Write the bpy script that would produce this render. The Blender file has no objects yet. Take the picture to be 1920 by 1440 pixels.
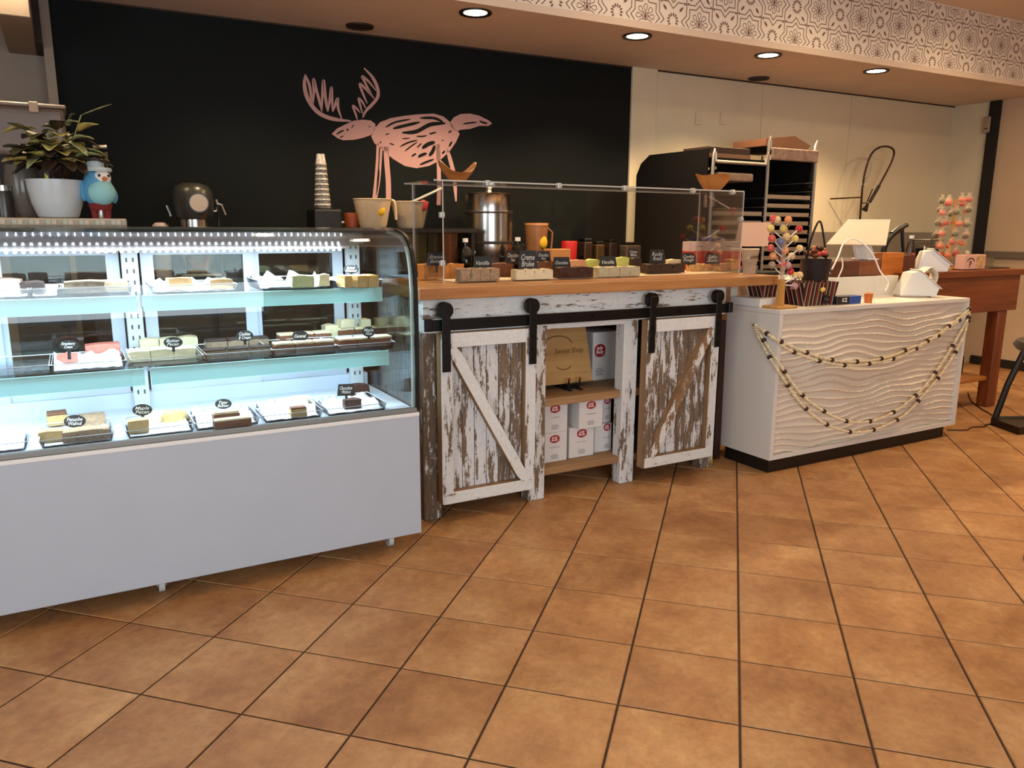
import bpy, bmesh, math, random
from mathutils import Vector, Matrix, Euler
random.seed(7)
scene = bpy.context.scene
COL = scene.collection
PI = math.pi

# ------------------------------------------------------------------ camera
F_PX = 1451.43
CAM_R = Vector((0.8719668356519894, -0.48953515625389743, 0.005400769808865392))
CAM_U = Vector((0.09235537927061235, 0.17531836328143438, 0.9801703706071206))
CAM_F = Vector((0.48077470965394753, 0.8541772663140778, -0.1980830034843255))
CAM_C = Vector((0.0, 0.0, 1.5907))
cd = bpy.data.cameras.new('camera'); cam = bpy.data.objects.new('camera', cd); COL.objects.link(cam)
cd.sensor_fit = 'HORIZONTAL'; cd.sensor_width = 36.0; cd.lens = F_PX / 1920 * 36.0
cd.clip_start = 0.05; cd.clip_end = 60
mw = Matrix.Identity(4)
for i in range(3):
    mw[i][0] = CAM_R[i]; mw[i][1] = CAM_U[i]; mw[i][2] = -CAM_F[i]; mw[i][3] = CAM_C[i]
cam.matrix_world = mw
scene.camera = cam

# ------------------------------------------------------------------ world, view
scene.view_settings.view_transform = 'Standard'
scene.view_settings.look = 'None'
scene.view_settings.gamma = 1.0
scene.view_settings.use_curve_mapping = False
scene.view_settings.exposure = 0.12
scene.cycles.transparent_max_bounces = 40
scene.cycles.max_bounces = 8; scene.cycles.diffuse_bounces = 3; scene.cycles.glossy_bounces = 3
scene.cycles.caustics_reflective = False; scene.cycles.caustics_refractive = False
w = bpy.data.worlds.new('world'); scene.world = w; w.use_nodes = True
w.node_tree.nodes['Background'].inputs[0].default_value = (0.75, 0.85, 1.0, 1)
w.node_tree.nodes['Background'].inputs[1].default_value = 0.6

# ------------------------------------------------------------------ lights (room)
WARM = (1.0, 0.725, 0.42)
COOL = (0.80, 0.90, 1.0)
def area(name, loc, direction, sx, sy, energy, color):
    l = bpy.data.lights.new(name, 'AREA'); l.shape = 'RECTANGLE'; l.size = sx; l.size_y = sy
    l.energy = energy; l.color = color
    o = bpy.data.objects.new(name, l); COL.objects.link(o); o.location = loc
    o.rotation_euler = Vector(direction).to_track_quat('-Z', 'Y').to_euler()
    return o
area('window_daylight', (-3.33, -0.6, 1.75), (1, 0.12, -0.06), 3.0, 2.0, 85, COOL)
area('storefront_daylight', (0.4, -3.83, 1.7), (0.05, 1, -0.05), 3.6, 2.2, 180, COOL)
CAN_W = 80           # main ceiling downlights
SOFFIT_W = 145        # downlights of the dropped ceiling

# ------------------------------------------------------------------ pixel helpers (photo survey -> world)
def ray(u, v):
    return CAM_R * ((u - 960) / F_PX) + CAM_U * ((720 - v) / F_PX) + CAM_F
def PY(u, v, y):
    d = ray(u, v); return CAM_C + d * ((y - CAM_C.y) / d.y)
def PX(u, v, x):
    d = ray(u, v); return CAM_C + d * ((x - CAM_C.x) / d.x)
def PZ(u, v, z):
    d = ray(u, v); return CAM_C + d * ((z - CAM_C.z) / d.z)
def ps(p):
    return (Vector(p) - CAM_C).dot(CAM_F) / F_PX

# ------------------------------------------------------------------ materials
def lin(c):
    c = c / 255.0
    return c / 12.92 if c <= 0.04045 else ((c + 0.055) / 1.055) ** 2.9
def C(r, g, b):
    return (lin(r), lin(g), lin(b), 1.0)
MATS = {}
def newmat(name):
    m = bpy.data.materials.new(name); m.use_nodes = True
    nt = m.node_tree; bs = nt.nodes['Principled BSDF']
    return m, nt, bs
def coords(nt, scale=(1, 1, 1), rnd=True):
    tc = nt.nodes.new('ShaderNodeTexCoord'); mp = nt.nodes.new('ShaderNodeMapping')
    mp.inputs['Scale'].default_value = scale
    nt.links.new(tc.outputs['Object'], mp.inputs['Vector'])
    if rnd:
        oi = nt.nodes.new('ShaderNodeObjectInfo'); mu = nt.nodes.new('ShaderNodeMath'); mu.operation = 'MULTIPLY'
        mu.inputs[1].default_value = 37.0
        nt.links.new(oi.outputs['Random'], mu.inputs[0]); nt.links.new(mu.outputs[0], mp.inputs['Location'])
    return mp
def noise(nt, vec, scale, detail=4, rough=0.55):
    n = nt.nodes.new('ShaderNodeTexNoise'); n.inputs['Scale'].default_value = scale
    n.inputs['Detail'].default_value = detail; n.inputs['Roughness'].default_value = rough
    nt.links.new(vec.outputs[0], n.inputs['Vector']); return n
def ramp(nt, fac, stops):
    r = nt.nodes.new('ShaderNodeValToRGB')
    els = r.color_ramp.elements
    while len(els) < len(stops): els.new(0.5)
    for e, (p, c) in zip(els, stops): e.position = p; e.color = c
    nt.links.new(fac, r.inputs[0]); return r
def bump(nt, bs, height, strength, dist=0.01):
    b = nt.nodes.new('ShaderNodeBump'); b.inputs['Strength'].default_value = strength; b.inputs['Distance'].default_value = dist
    nt.links.new(height, b.inputs['Height']); nt.links.new(b.outputs[0], bs.inputs['Normal'])
def M(name, col, rough=0.5, metal=0.0, var=0.0, scale=20, bmp=0.0, spec=0.5, trans=0.0, coat=0.0, alpha=1.0):
    if name in MATS: return MATS[name]
    m, nt, bs = newmat(name)
    bs.inputs['Roughness'].default_value = rough; bs.inputs['Metallic'].default_value = metal
    bs.inputs['Specular IOR Level'].default_value = spec
    if trans: bs.inputs['Transmission Weight'].default_value = trans
    if coat: bs.inputs['Coat Weight'].default_value = coat
    if alpha < 1: bs.inputs['Alpha'].default_value = alpha
    bs.inputs['Base Color'].default_value = col
    if var > 0 or bmp > 0:
        v = coords(nt); n = noise(nt, v, scale)
        if var > 0:
            d = tuple(max(0, c * (1 - var)) for c in col[:3]) + (1,); l = tuple(min(1, c * (1 + var)) for c in col[:3]) + (1,)
            r = ramp(nt, n.outputs['Fac'], [(0.3, d), (0.7, l)]); nt.links.new(r.outputs[0], bs.inputs['Base Color'])
        if bmp > 0: bump(nt, bs, n.outputs['Fac'], bmp)
    MATS[name] = m; return m
def wood(name, c1, c2, c3, axis='x', rough=0.45, scale=9, stretch=14):
    if name in MATS: return MATS[name]
    m, nt, bs = newmat(name); bs.inputs['Roughness'].default_value = rough
    s = {'x': (1, stretch, stretch), 'y': (stretch, 1, stretch), 'z': (stretch, stretch, 1)}[axis]
    v = coords(nt, s); n = noise(nt, v, scale / 6, 6, 0.6)
    r = ramp(nt, n.outputs['Fac'], [(0.25, c1), (0.5, c2), (0.75, c3)])
    nt.links.new(r.outputs[0], bs.inputs['Base Color']); bump(nt, bs, n.outputs['Fac'], 0.15, 0.004)
    MATS[name] = m; return m
def chipped(name, white, woodc, dark, axis='z', thr=0.5, stretch=7):
    if name in MATS: return MATS[name]
    m, nt, bs = newmat(name); bs.inputs['Roughness'].default_value = 0.75
    s = {'x': (1, stretch, stretch), 'y': (stretch, 1, stretch), 'z': (stretch, stretch, 1)}[axis]
    v = coords(nt, s); n1 = noise(nt, v, 4.2, 8, 0.72)
    v2 = coords(nt, (1, 1, 1)); n2 = noise(nt, v2, 55, 5, 0.7)
    v3 = coords(nt, tuple(2.5 * k for k in s)); n3 = noise(nt, v3, 4, 5, 0.6)
    oi = nt.nodes.new('ShaderNodeObjectInfo')
    mr = nt.nodes.new('ShaderNodeMapRange'); mr.inputs['To Min'].default_value = thr - 0.06; mr.inputs['To Max'].default_value = thr + 0.06
    nt.links.new(oi.outputs['Random'], mr.inputs['Value'])
    mixn = nt.nodes.new('ShaderNodeMath'); mixn.operation = 'MULTIPLY_ADD'; mixn.inputs[1].default_value = 0.22
    nt.links.new(n2.outputs['Fac'], mixn.inputs[0]); nt.links.new(n1.outputs['Fac'], mixn.inputs[2])
    sub = nt.nodes.new('ShaderNodeMath'); sub.operation = 'SUBTRACT'
    nt.links.new(mixn.outputs[0], sub.inputs[0]); nt.links.new(mr.outputs[0], sub.inputs[1])
    sm = nt.nodes.new('ShaderNodeMapRange'); sm.inputs['From Min'].default_value = 0.09; sm.inputs['From Max'].default_value = 0.12
    nt.links.new(sub.outputs[0], sm.inputs['Value'])
    wr = ramp(nt, n3.outputs['Fac'], [(0.3, dark), (0.6, woodc)])
    pr = ramp(nt, n2.outputs['Fac'], [(0.25, tuple(c * .82 for c in white[:3]) + (1,)), (0.6, white)])
    mx = nt.nodes.new('ShaderNodeMix'); mx.data_type = 'RGBA'
    nt.links.new(sm.outputs[0], mx.inputs['Factor']); nt.links.new(pr.outputs[0], mx.inputs['A']); nt.links.new(wr.outputs[0], mx.inputs['B'])
    nt.links.new(mx.outputs['Result'], bs.inputs['Base Color'])
    inv = nt.nodes.new('ShaderNodeMath'); inv.operation = 'SUBTRACT'; inv.inputs[0].default_value = 1
    nt.links.new(sm.outputs[0], inv.inputs[1]); bump(nt, bs, inv.outputs[0], 0.5, 0.003)
    MATS[name] = m; return m
def glass(name, tint=(1, 1, 1, 1), ior=1.45, refl=1.0, rough=0.0):
    if name in MATS: return MATS[name]
    m = bpy.data.materials.new(name); m.use_nodes = True; nt = m.node_tree; nt.nodes.clear()
    out = nt.nodes.new('ShaderNodeOutputMaterial'); t = nt.nodes.new('ShaderNodeBsdfTransparent'); g = nt.nodes.new('ShaderNodeBsdfGlossy')
    fr = nt.nodes.new('ShaderNodeFresnel'); fr.inputs['IOR'].default_value = ior
    mx = nt.nodes.new('ShaderNodeMixShader'); t.inputs[0].default_value = tint; g.inputs['Roughness'].default_value = rough
    mu = nt.nodes.new('ShaderNodeMath'); mu.operation = 'MULTIPLY'; mu.inputs[1].default_value = refl
    nt.links.new(fr.outputs[0], mu.inputs[0]); nt.links.new(mu.outputs[0], mx.inputs[0])
    nt.links.new(t.outputs[0], mx.inputs[1]); nt.links.new(g.outputs[0], mx.inputs[2]); nt.links.new(mx.outputs[0], out.inputs[0])
    MATS[name] = m; return m
def emit(name, col, strength):
    if name in MATS: return MATS[name]
    m = bpy.data.materials.new(name); m.use_nodes = True; nt = m.node_tree; nt.nodes.clear()
    out = nt.nodes.new('ShaderNodeOutputMaterial'); e = nt.nodes.new('ShaderNodeEmission')
    e.inputs[0].default_value = col; e.inputs[1].default_value = strength; nt.links.new(e.outputs[0], out.inputs[0])
    MATS[name] = m; return m
def tile_mat():
    m, nt, bs = newmat('terracotta_tile')
    v = coords(nt); n1 = noise(nt, v, 3.2, 8, 0.62); n2 = noise(nt, v, 26, 6, 0.7); n3 = noise(nt, v, 95, 3, 0.6)
    oi = nt.nodes.new('ShaderNodeObjectInfo')
    r1 = ramp(nt, n1.outputs['Fac'], [(0.28, C(172, 126, 88)), (0.5, C(200, 156, 112)), (0.72, C(218, 180, 136))])
    r2 = ramp(nt, n2.outputs['Fac'], [(0.3, (0.76, 0.73, 0.70, 1)), (0.65, (1.04, 1.03, 1.0, 1))])
    r3 = ramp(nt, oi.outputs['Random'], [(0, (0.90, 0.87, 0.86, 1)), (1, (1.04, 1.02, 0.98, 1))])
    a = nt.nodes.new('ShaderNodeMix'); a.data_type = 'RGBA'; a.blend_type = 'MULTIPLY'; a.inputs['Factor'].default_value = 1
    b = nt.nodes.new('ShaderNodeMix'); b.data_type = 'RGBA'; b.blend_type = 'MULTIPLY'; b.inputs['Factor'].default_value = 1
    nt.links.new(r1.outputs[0], a.inputs['A']); nt.links.new(r2.outputs[0], a.inputs['B'])
    nt.links.new(a.outputs['Result'], b.inputs['A']); nt.links.new(r3.outputs[0], b.inputs['B'])
    nt.links.new(b.outputs['Result'], bs.inputs['Base Color'])
    bs.inputs['Roughness'].default_value = 0.48; bs.inputs['Specular IOR Level'].default_value = 0.35
    ad = nt.nodes.new('ShaderNodeMath'); ad.operation = 'ADD'
    nt.links.new(n2.outputs['Fac'], ad.inputs[0]); nt.links.new(n3.outputs['Fac'], ad.inputs[1])
    bump(nt, bs, ad.outputs[0], 0.10, 0.004)
    MATS['tile'] = m; return m

WHITE_LAM = M('white_laminate', C(225, 226, 228), 0.35, var=0.015, scale=3)
CREAM = M('cream_wall_paint', C(222, 208, 186), 0.75, var=0.04, scale=2.5, bmp=0.05)
PANEL = M('wall_panel_paint', C(226, 214, 188), 0.55, var=0.04, scale=2)
BLACKW = M('black_wall_paint', C(13, 9, 8), 0.75, var=0.25, scale=3, spec=.25)
SOFFITP = M('soffit_plaster', C(218, 202, 188), 0.8, var=0.05, scale=2, bmp=0.06)
PAPERW = M('wallpaper_ground', C(246, 236, 222), 0.7)
INK = M('wallpaper_ink', C(146, 108, 100), 0.7)
BLACKM = M('black_iron', C(22, 20, 20), 0.45, 0.3, var=0.2, scale=40)
BLACKP = M('black_plastic', C(20, 20, 21), 0.35)
GROUT = M('grout', C(84, 66, 54), 0.9, var=0.3, scale=60)
STEEL = M('stainless_steel', C(205, 203, 200), 0.22, 1.0, var=0.05, scale=8)
STEELR = M('brushed_aluminium', C(196, 192, 186), 0.42, 0.9, var=0.06, scale=30)
WHITEP = M('white_plastic', C(236, 236, 234), 0.35)
GLASS = glass('case_glass', (0.93, 0.965, 0.955, 1), 1.5, 0.75)
GLASSE = glass('end_glass', (0.90, 0.95, 0.93, 1), 1.5, 0.7)
SHELFG = glass('shelf_glass', (0.90, 0.97, 0.96, 1), 1.5, 0.8)
PLEXI = glass('acrylic_sheet', (0.985, 0.985, 0.98, 1), 1.45, 0.5)
PLEXE = M('acrylic_edge', C(215, 212, 205), 0.15, spec=0.8)
TRAYM = glass('tray_acrylic', (0.93, 0.94, 0.96, 1), 1.5, 0.9, 0.05)
PAPER = M('tissue_paper', C(232, 232, 236), 0.8)
BUTCHER = wood('honey_butcher_block', C(176, 124, 78), C(196, 146, 96), C(208, 160, 110), 'x', 0.4)
RAWWOOD = wood('raw_pine', C(150, 118, 84), C(172, 138, 100), C(188, 156, 118), 'x', 0.7)
RAWWOODZ = wood('raw_pine_upright', C(140, 110, 80), C(164, 132, 98), C(182, 150, 116), 'z', 0.7)
REDWOOD = wood('reddish_table_wood', C(112, 60, 34), C(138, 78, 44), C(156, 94, 56), 'x', 0.38)
REDWOODZ = wood('reddish_leg_wood', C(112, 60, 34), C(138, 78, 44), C(156, 94, 56), 'z', 0.38)
CHIPZ = chipped('chipped_white_paint', C(228, 228, 226), C(146, 124, 102), C(104, 94, 86), 'z', 0.52, 5)
CHIPZ2 = chipped('worn_plank_paint', C(226, 227, 226), C(146, 124, 102), C(108, 98, 90), 'z', 0.51, 6)
CHIPX = chipped('chipped_white_paint_level', C(230, 230, 226), C(150, 124, 100), C(108, 94, 84), 'x', 0.64)
CHIPW = chipped('sound_white_paint', C(232, 232, 230), C(170, 146, 120), C(130, 116, 104), 'x', 0.72)
CHIPD = chipped('bare_post_paint', C(222, 222, 218), C(132, 108, 84), C(96, 82, 70), 'z', 0.42)
TILE = tile_mat()

# ------------------------------------------------------------------ mesh helpers
def nb(): return bmesh.new()
def bx(bm, x0, x1, y0, y1, z0, z1, bev=0.0, seg=1):
    g = bmesh.ops.create_cube(bm, size=1.0)
    for v in g['verts']:
        v.co = Vector((x0 + (v.co.x + .5) * (x1 - x0), y0 + (v.co.y + .5) * (y1 - y0), z0 + (v.co.z + .5) * (z1 - z0)))
    if bev > 0:
        es = list({e for v in g['verts'] for e in v.link_edges})
        bmesh.ops.bevel(bm, geom=es, offset=min(bev, abs(x1 - x0) * .45, abs(y1 - y0) * .45, abs(z1 - z0) * .45), segments=seg, affect='EDGES', profile=0.5)
    return bm
def cyl(bm, p, r, h, seg=20, r2=None, axis='z'):
    g = bmesh.ops.create_cone(bm, cap_ends=True, segments=seg, radius1=r, radius2=r if r2 is None else r2, depth=h)
    R = {'z': Matrix.Identity(3), 'y': Matrix.Rotation(-PI / 2, 3, 'X'), 'x': Matrix.Rotation(PI / 2, 3, 'Y')}[axis]
    off = {'z': Vector((0, 0, h / 2)), 'y': Vector((0, h / 2, 0)), 'x': Vector((h / 2, 0, 0))}[axis]
    for v in g['verts']: v.co = R @ v.co + Vector(p) + off
    return bm
def sph(bm, p, r, seg=14, rings=9, sc=(1, 1, 1)):
    g = bmesh.ops.create_uvsphere(bm, u_segments=seg, v_segments=rings, radius=r)
    for v in g['verts']: v.co = Vector((v.co.x * sc[0], v.co.y * sc[1], v.co.z * sc[2])) + Vector(p)
    return bm
def lathe(bm, prof, c=(0, 0, 0), seg=24, sc=(1, 1)):
    rings = []
    for r, z in prof:
        if r < 1e-5: rings.append([bm.verts.new((c[0], c[1], c[2] + z))])
        else: rings.append([bm.verts.new((c[0] + sc[0] * r * math.cos(2 * PI * i / seg), c[1] + sc[1] * r * math.sin(2 * PI * i / seg), c[2] + z)) for i in range(seg)])
    for a, b in zip(rings, rings[1:]):
        for i in range(seg):
            j = (i + 1) % seg
            if len(a) == 1 and len(b) == 1: continue
            if len(a) == 1: bm.faces.new((a[0], b[j], b[i]))
            elif len(b) == 1: bm.faces.new((a[i], a[j], b[0]))
            else: bm.faces.new((a[i], a[j], b[j], b[i]))
    return bm
def tube(bm, pts, r, seg=8, cap=True, taper=None):
    pts = [Vector(p) for p in pts]; rings = []
    n = len(pts); prev = None
    for i, p in enumerate(pts):
        t = (pts[min(i + 1, n - 1)] - pts[max(i - 1, 0)]).normalized()
        if prev is None:
            a = t.orthogonal().normalized()
        else:
            a = (prev - t * prev.dot(t)); a = a.normalized() if a.length > 1e-6 else t.orthogonal().normalized()
        prev = a; b = t.cross(a)
        rr = r * (1 if taper is None else 1 + (taper - 1) * i / (n - 1))
        rings.append([bm.verts.new(p + a * rr * math.cos(2 * PI * k / seg) + b * rr * math.sin(2 * PI * k / seg)) for k in range(seg)])
    for A, B in zip(rings, rings[1:]):
        for k in range(seg):
            l = (k + 1) % seg; bm.faces.new((A[k], A[l], B[l], B[k]))
    if cap: bm.faces.new(rings[0][::-1]); bm.faces.new(rings[-1])
    return bm
def prism(bm, poly, axis, a0, a1):
    """poly: 2D points; axis the extrusion axis: 'x' -> poly is (y,z), 'y' -> (x,z), 'z' -> (x,y)"""
    def mk(p, a): return {'x': (a, p[0], p[1]), 'y': (p[0], a, p[1]), 'z': (p[0], p[1], a)}[axis]
    A = [bm.verts.new(mk(p, a0)) for p in poly]; B = [bm.verts.new(mk(p, a1)) for p in poly]
    bm.faces.new(A); bm.faces.new(B[::-1])
    n = len(poly)
    for i in range(n): bm.faces.new((A[i], B[i], B[(i + 1) % n], A[(i + 1) % n]))
    return bm
def smooth_pts(pts, n=6):
    """Catmull-Rom through points"""
    P = [Vector(p) for p in pts]; out = []
    for i in range(len(P) - 1):
        a = P[max(i - 1, 0)]; b = P[i]; c = P[i + 1]; d = P[min(i + 2, len(P) - 1)]
        for k in range(n):
            t = k / n
            out.append(0.5 * ((2 * b) + (c - a) * t + (2 * a - 5 * b + 4 * c - d) * t * t + (3 * b - a - 3 * c + d) * t ** 3))
    out.append(P[-1]); return out
def mesh_of(name, bm, mat, smooth=False):
    bmesh.ops.recalc_face_normals(bm, faces=bm.faces)
    me = bpy.data.meshes.new(name); bm.to_mesh(me); bm.free()
    if smooth:
        for p in me.polygons: p.use_smooth = True
        try: me.set_sharp_from_angle(angle=math.radians(40))
        except Exception: pass
    me.materials.append(mat); return me
def ob(name, bm, mat, parent=None, smooth=False, local=False):
    """bm in world coordinates unless local; children are shifted into the parent's frame"""
    if isinstance(bm, bpy.types.Mesh): me = bm
    else: me = mesh_of(name, bm, mat, smooth)
    o = bpy.data.objects.new(name, me); COL.objects.link(o)
    if parent is not None:
        o.parent = parent
        if not local:
            off = Vector((0, 0, 0)); q = parent
            while q is not None: off += q.location; q = q.parent
            me.transform(Matrix.Translation(-off))
    return o
def tag(o, label, cat, group=None):
    o['label'] = label; o['category'] = cat
    if group: o['group'] = group
    return o
def thing(name, label, cat, loc=(0, 0, 0), rz=0.0, group=None):
    o = bpy.data.objects.new(name, None); COL.objects.link(o); o.empty_display_size = 0.05
    o.location = loc; o.rotation_euler = (0, 0, rz); return tag(o, label, cat, group)
def struct(name, bm, mat, parent=None, smooth=False):
    o = ob(name, bm, mat, parent, smooth)
    if parent is None: o['kind'] = 'structure'
    return o
def single(name, bm, mat, label, cat, group=None, loc=(0, 0, 0), rz=0.0, smooth=False):
    o = ob(name, bm, mat, None, smooth); o.location = loc; o.rotation_euler = (0, 0, rz); return tag(o, label, cat, group)
def copy_tree(o, parent=None):
    c = o.copy(); COL.objects.link(c)
    if parent is not None: c.parent = parent
    for ch in list(o.children): copy_tree(ch, c)
    return c
# text meshes are made first, while the scene is small
TXT = {}
def text_mesh(s, shear=0.0, bold=0.0):
    k = (s, shear, bold)
    if k in TXT: return TXT[k]
    cu = bpy.data.curves.new('lettering', 'FONT'); cu.body = s; cu.size = 1.0; cu.align_x = 'CENTER'; cu.align_y = 'CENTER'
    cu.shear = shear; cu.offset = bold; cu.resolution_u = 2; cu.space_line = 0.8
    o = bpy.data.objects.new('lettering', cu); COL.objects.link(o)
    dg = bpy.context.evaluated_depsgraph_get()
    me = bpy.data.meshes.new_from_object(o.evaluated_get(dg))
    bpy.data.objects.remove(o); TXT[k] = me; return me
def text_bm(s, origin, right, up, width=None, height=None, shear=0.0, bold=0.0, lift=0.0):
    """flat lettering centred at origin, spanned by right/up unit vectors, scaled to fit width x height"""
    me = text_mesh(s, shear, bold); bm = bmesh.new(); bm.from_mesh(me)
    xs = [v.co.x for v in bm.verts]; ys = [v.co.y for v in bm.verts]
    wx = max(xs) - min(xs); wy = max(ys) - min(ys); cx = (max(xs) + min(xs)) / 2; cy = (max(ys) + min(ys)) / 2
    sx = (width / wx) if width else None; sy = (height / wy) if height else None
    sx = sx or sy; sy = sy or sx
    right = Vector(right).normalized(); up = Vector(up).normalized(); nrm = right.cross(up)
    for v in bm.verts:
        v.co = Vector(origin) + right * ((v.co.x - cx) * sx) + up * ((v.co.y - cy) * sy) + nrm * lift
    return bm
def add_bm(dst, src):
    me = bpy.data.meshes.new('tmp'); src.to_mesh(me); src.free(); dst.from_mesh(me); bpy.data.meshes.remove(me); return dst

# ================================================================== STRUCTURE
SL = 0.0265                                    # the back wall runs 1.5 degrees off the counters
ZD = 3.049                                     # dropped ceiling
ZM = 3.66                                      # main ceiling
def wy(x, c): return c - SL * x                # y on a back plane with offset c
WB = 6.198; SF = 5.03
XL, XR, YF = -3.4, 10.6, -3.9
def slab(bm, x0, x1, c0, c1, z0, z1):
    """box between two planes parallel to the back wall"""
    pts = [(x0, wy(x0, c0)), (x1, wy(x1, c0)), (x1, wy(x1, c1)), (x0, wy(x0, c1))]
    return prism(bm, pts, 'z', z0, z1)

# floor: grout bed with single tiles laid at 45 degrees
floor = struct('floor', bx(nb(), XL, XR, YF, 6.7, -0.12, -0.005), GROUT)
TS = 0.40
tb = nb(); bx(tb, -0.196, 0.196, -0.196, 0.196, -0.006, 0.0)
top_es = [e for e in tb.edges if all(v.co.z > -0.001 for v in e.verts)]
bmesh.ops.bevel(tb, geom=top_es, offset=0.003, segments=1, affect='EDGES')
tile_me = mesh_of('tile', tb, TILE)
def grid(i, j):
    gx, gy = i * TS, j * TS
    return ((gx + gy) / 2 ** .5 + 2.614, (gy - gx) / 2 ** .5 + 2.452)
cand = []
for i in range(-40, 41):
    for j in range(-40, 41):
        x, y = grid(i + .5, j + .5)
        if not (XL + .3 < x < XR - .3 and YF + .3 < y < 6.1): continue
        d = Vector((x, y, 0)) - CAM_C; q = d.dot(CAM_F)
        vis = False
        if q > 0.5:
            u = 960 + F_PX * d.dot(CAM_R) / q; v = 720 - F_PX * d.dot(CAM_U) / q
            vis = -220 < u < 2140 and 700 < v < 1640 and (y < 4.2 or x > 6.0) and y < 6.0
        cand.append((not vis, q if vis else 99, x, y))
cand.sort()
far = nb(); nt_ = 0
for hid, q, x, y in cand:
    if not hid and nt_ < 300:
        o = bpy.data.objects.new('tile', tile_me); COL.objects.link(o); o.parent = floor
        o.location = (x, y, random.uniform(-0.0006, 0.0)); o.rotation_euler = (0, 0, PI / 4); nt_ += 1
    else:
        r = 0.196 * 2 ** .5
        prism(far, [(x + r, y), (x, y + r), (x - r, y), (x, y - r)], 'z', -0.006, -0.0005)
fo = ob('outer_tiles', far, TILE, floor); fo['kind'] = 'stuff'

# back wall: black part and white panelled part
struct('wall_back', slab(nb(), 0.02, 4.667, WB, WB + .15, 0, ZD + .02), BLACKW)
wr = struct('wall_back_right', slab(nb(), 4.667, 9.6, WB + .008, WB + .16, 0, ZD + .02), CREAM)
for x0, x1, pr in [(4.667, 4.954, .02), (4.957, 6.321, 0), (6.327, 7.641, 0), (7.647, 9.455, 0)]:
    ob('panel', slab(nb(), x0, x1, WB - pr, WB + .01, 0, ZD), PANEL, wr)
struct('trim_1', slab(nb(), 0.02, 9.46, WB - .012, WB + .0, ZD - .012, ZD), M('shadow_bead', C(70, 52, 42), 0.8))  # thin dark strip along the top of the back wall
# alcove left of the black wall, with a boxed bulkhead and a dark slot
struct('wall_back_left', bx(nb(), XL, 0.02, 6.36, 6.5, 0, ZM), M('alcove_paint', C(164, 150, 136), 0.8, var=.05, scale=3))
bh = struct('trim_2', bx(nb(), -0.235, -0.075, 5.25, 6.36, 2.70, ZM, 0.004), MATS['alcove_paint'])
ob('slot', bx(nb(), -0.075, -0.035, 5.9, 6.36, 2.70, ZM), M('dark_slot', C(58, 46, 36), .8), bh)
ob('corner_bead', bx(nb(), -0.035, 0.02, 6.10, 6.36, 0.0, ZM), MATS['alcove_paint'], bh)
# dropped ceiling with papered face
ceil_d = struct('ceiling_dropped', slab(nb(), -0.8, XR, SF, 6.7, ZD, ZM), SOFFITP)
ob('plaster_band', slab(nb(), -0.8, XR, SF - .012, SF, ZD - .0, ZD + .05), M('band_paint', C(232, 214, 196), .7), ceil_d)
ob('wallpaper_ground', slab(nb(), -0.8, XR, SF - .004, SF, ZD + .05, ZM), PAPERW, ceil_d)
wp = nb()
def ribbon(bm, pts, wd, put, closed=False, clip=None):
    n = len(pts); rng = range(n if closed else n - 1)
    for i in rng:
        a = Vector(pts[i]); b = Vector(pts[(i + 1) % n]); d = b - a
        if d.length < 1e-6: continue
        d.normalize(); p = Vector((-d.y, d.x)) * wd / 2; a = a - d * wd * .3; b = b + d * wd * .3
        q = [a + p, a - p, b - p, b + p]
        if clip and any(not clip(k) for k in q): continue
        bm.faces.new([bm.verts.new(put(k)) for k in q])
def fill(bm, pts, put, clip=None):
    if clip and any(not clip(Vector(k)) for k in pts): return
    bm.faces.new([bm.verts.new(put(Vector(k))) for k in pts])
put_w = lambda k: (k.x, wy(k.x, SF - .0052), k.y)
clip_w = lambda k: ZD + .052 < k.y < ZM - .003 and -0.7 < k.x < XR - .1
PP = 0.517
h, t, R_ = 0.128, 0.046, 0.175
star = []
for k in range(4):
    a = k * PI / 2; c, s = math.cos(a), math.sin(a)
    for x, y in [(h, -h), (h, -t), (R_, 0), (h, t)]:
        star.append((c * x - s * y, s * x + c * y))
def dense(pts, m=4):
    out = []
    for i in range(len(pts)):
        a = Vector(pts[i]); b = Vector(pts[(i + 1) % len(pts)])
        for k in range(m): out.append(a + (b - a) * k / m)
    return out
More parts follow.
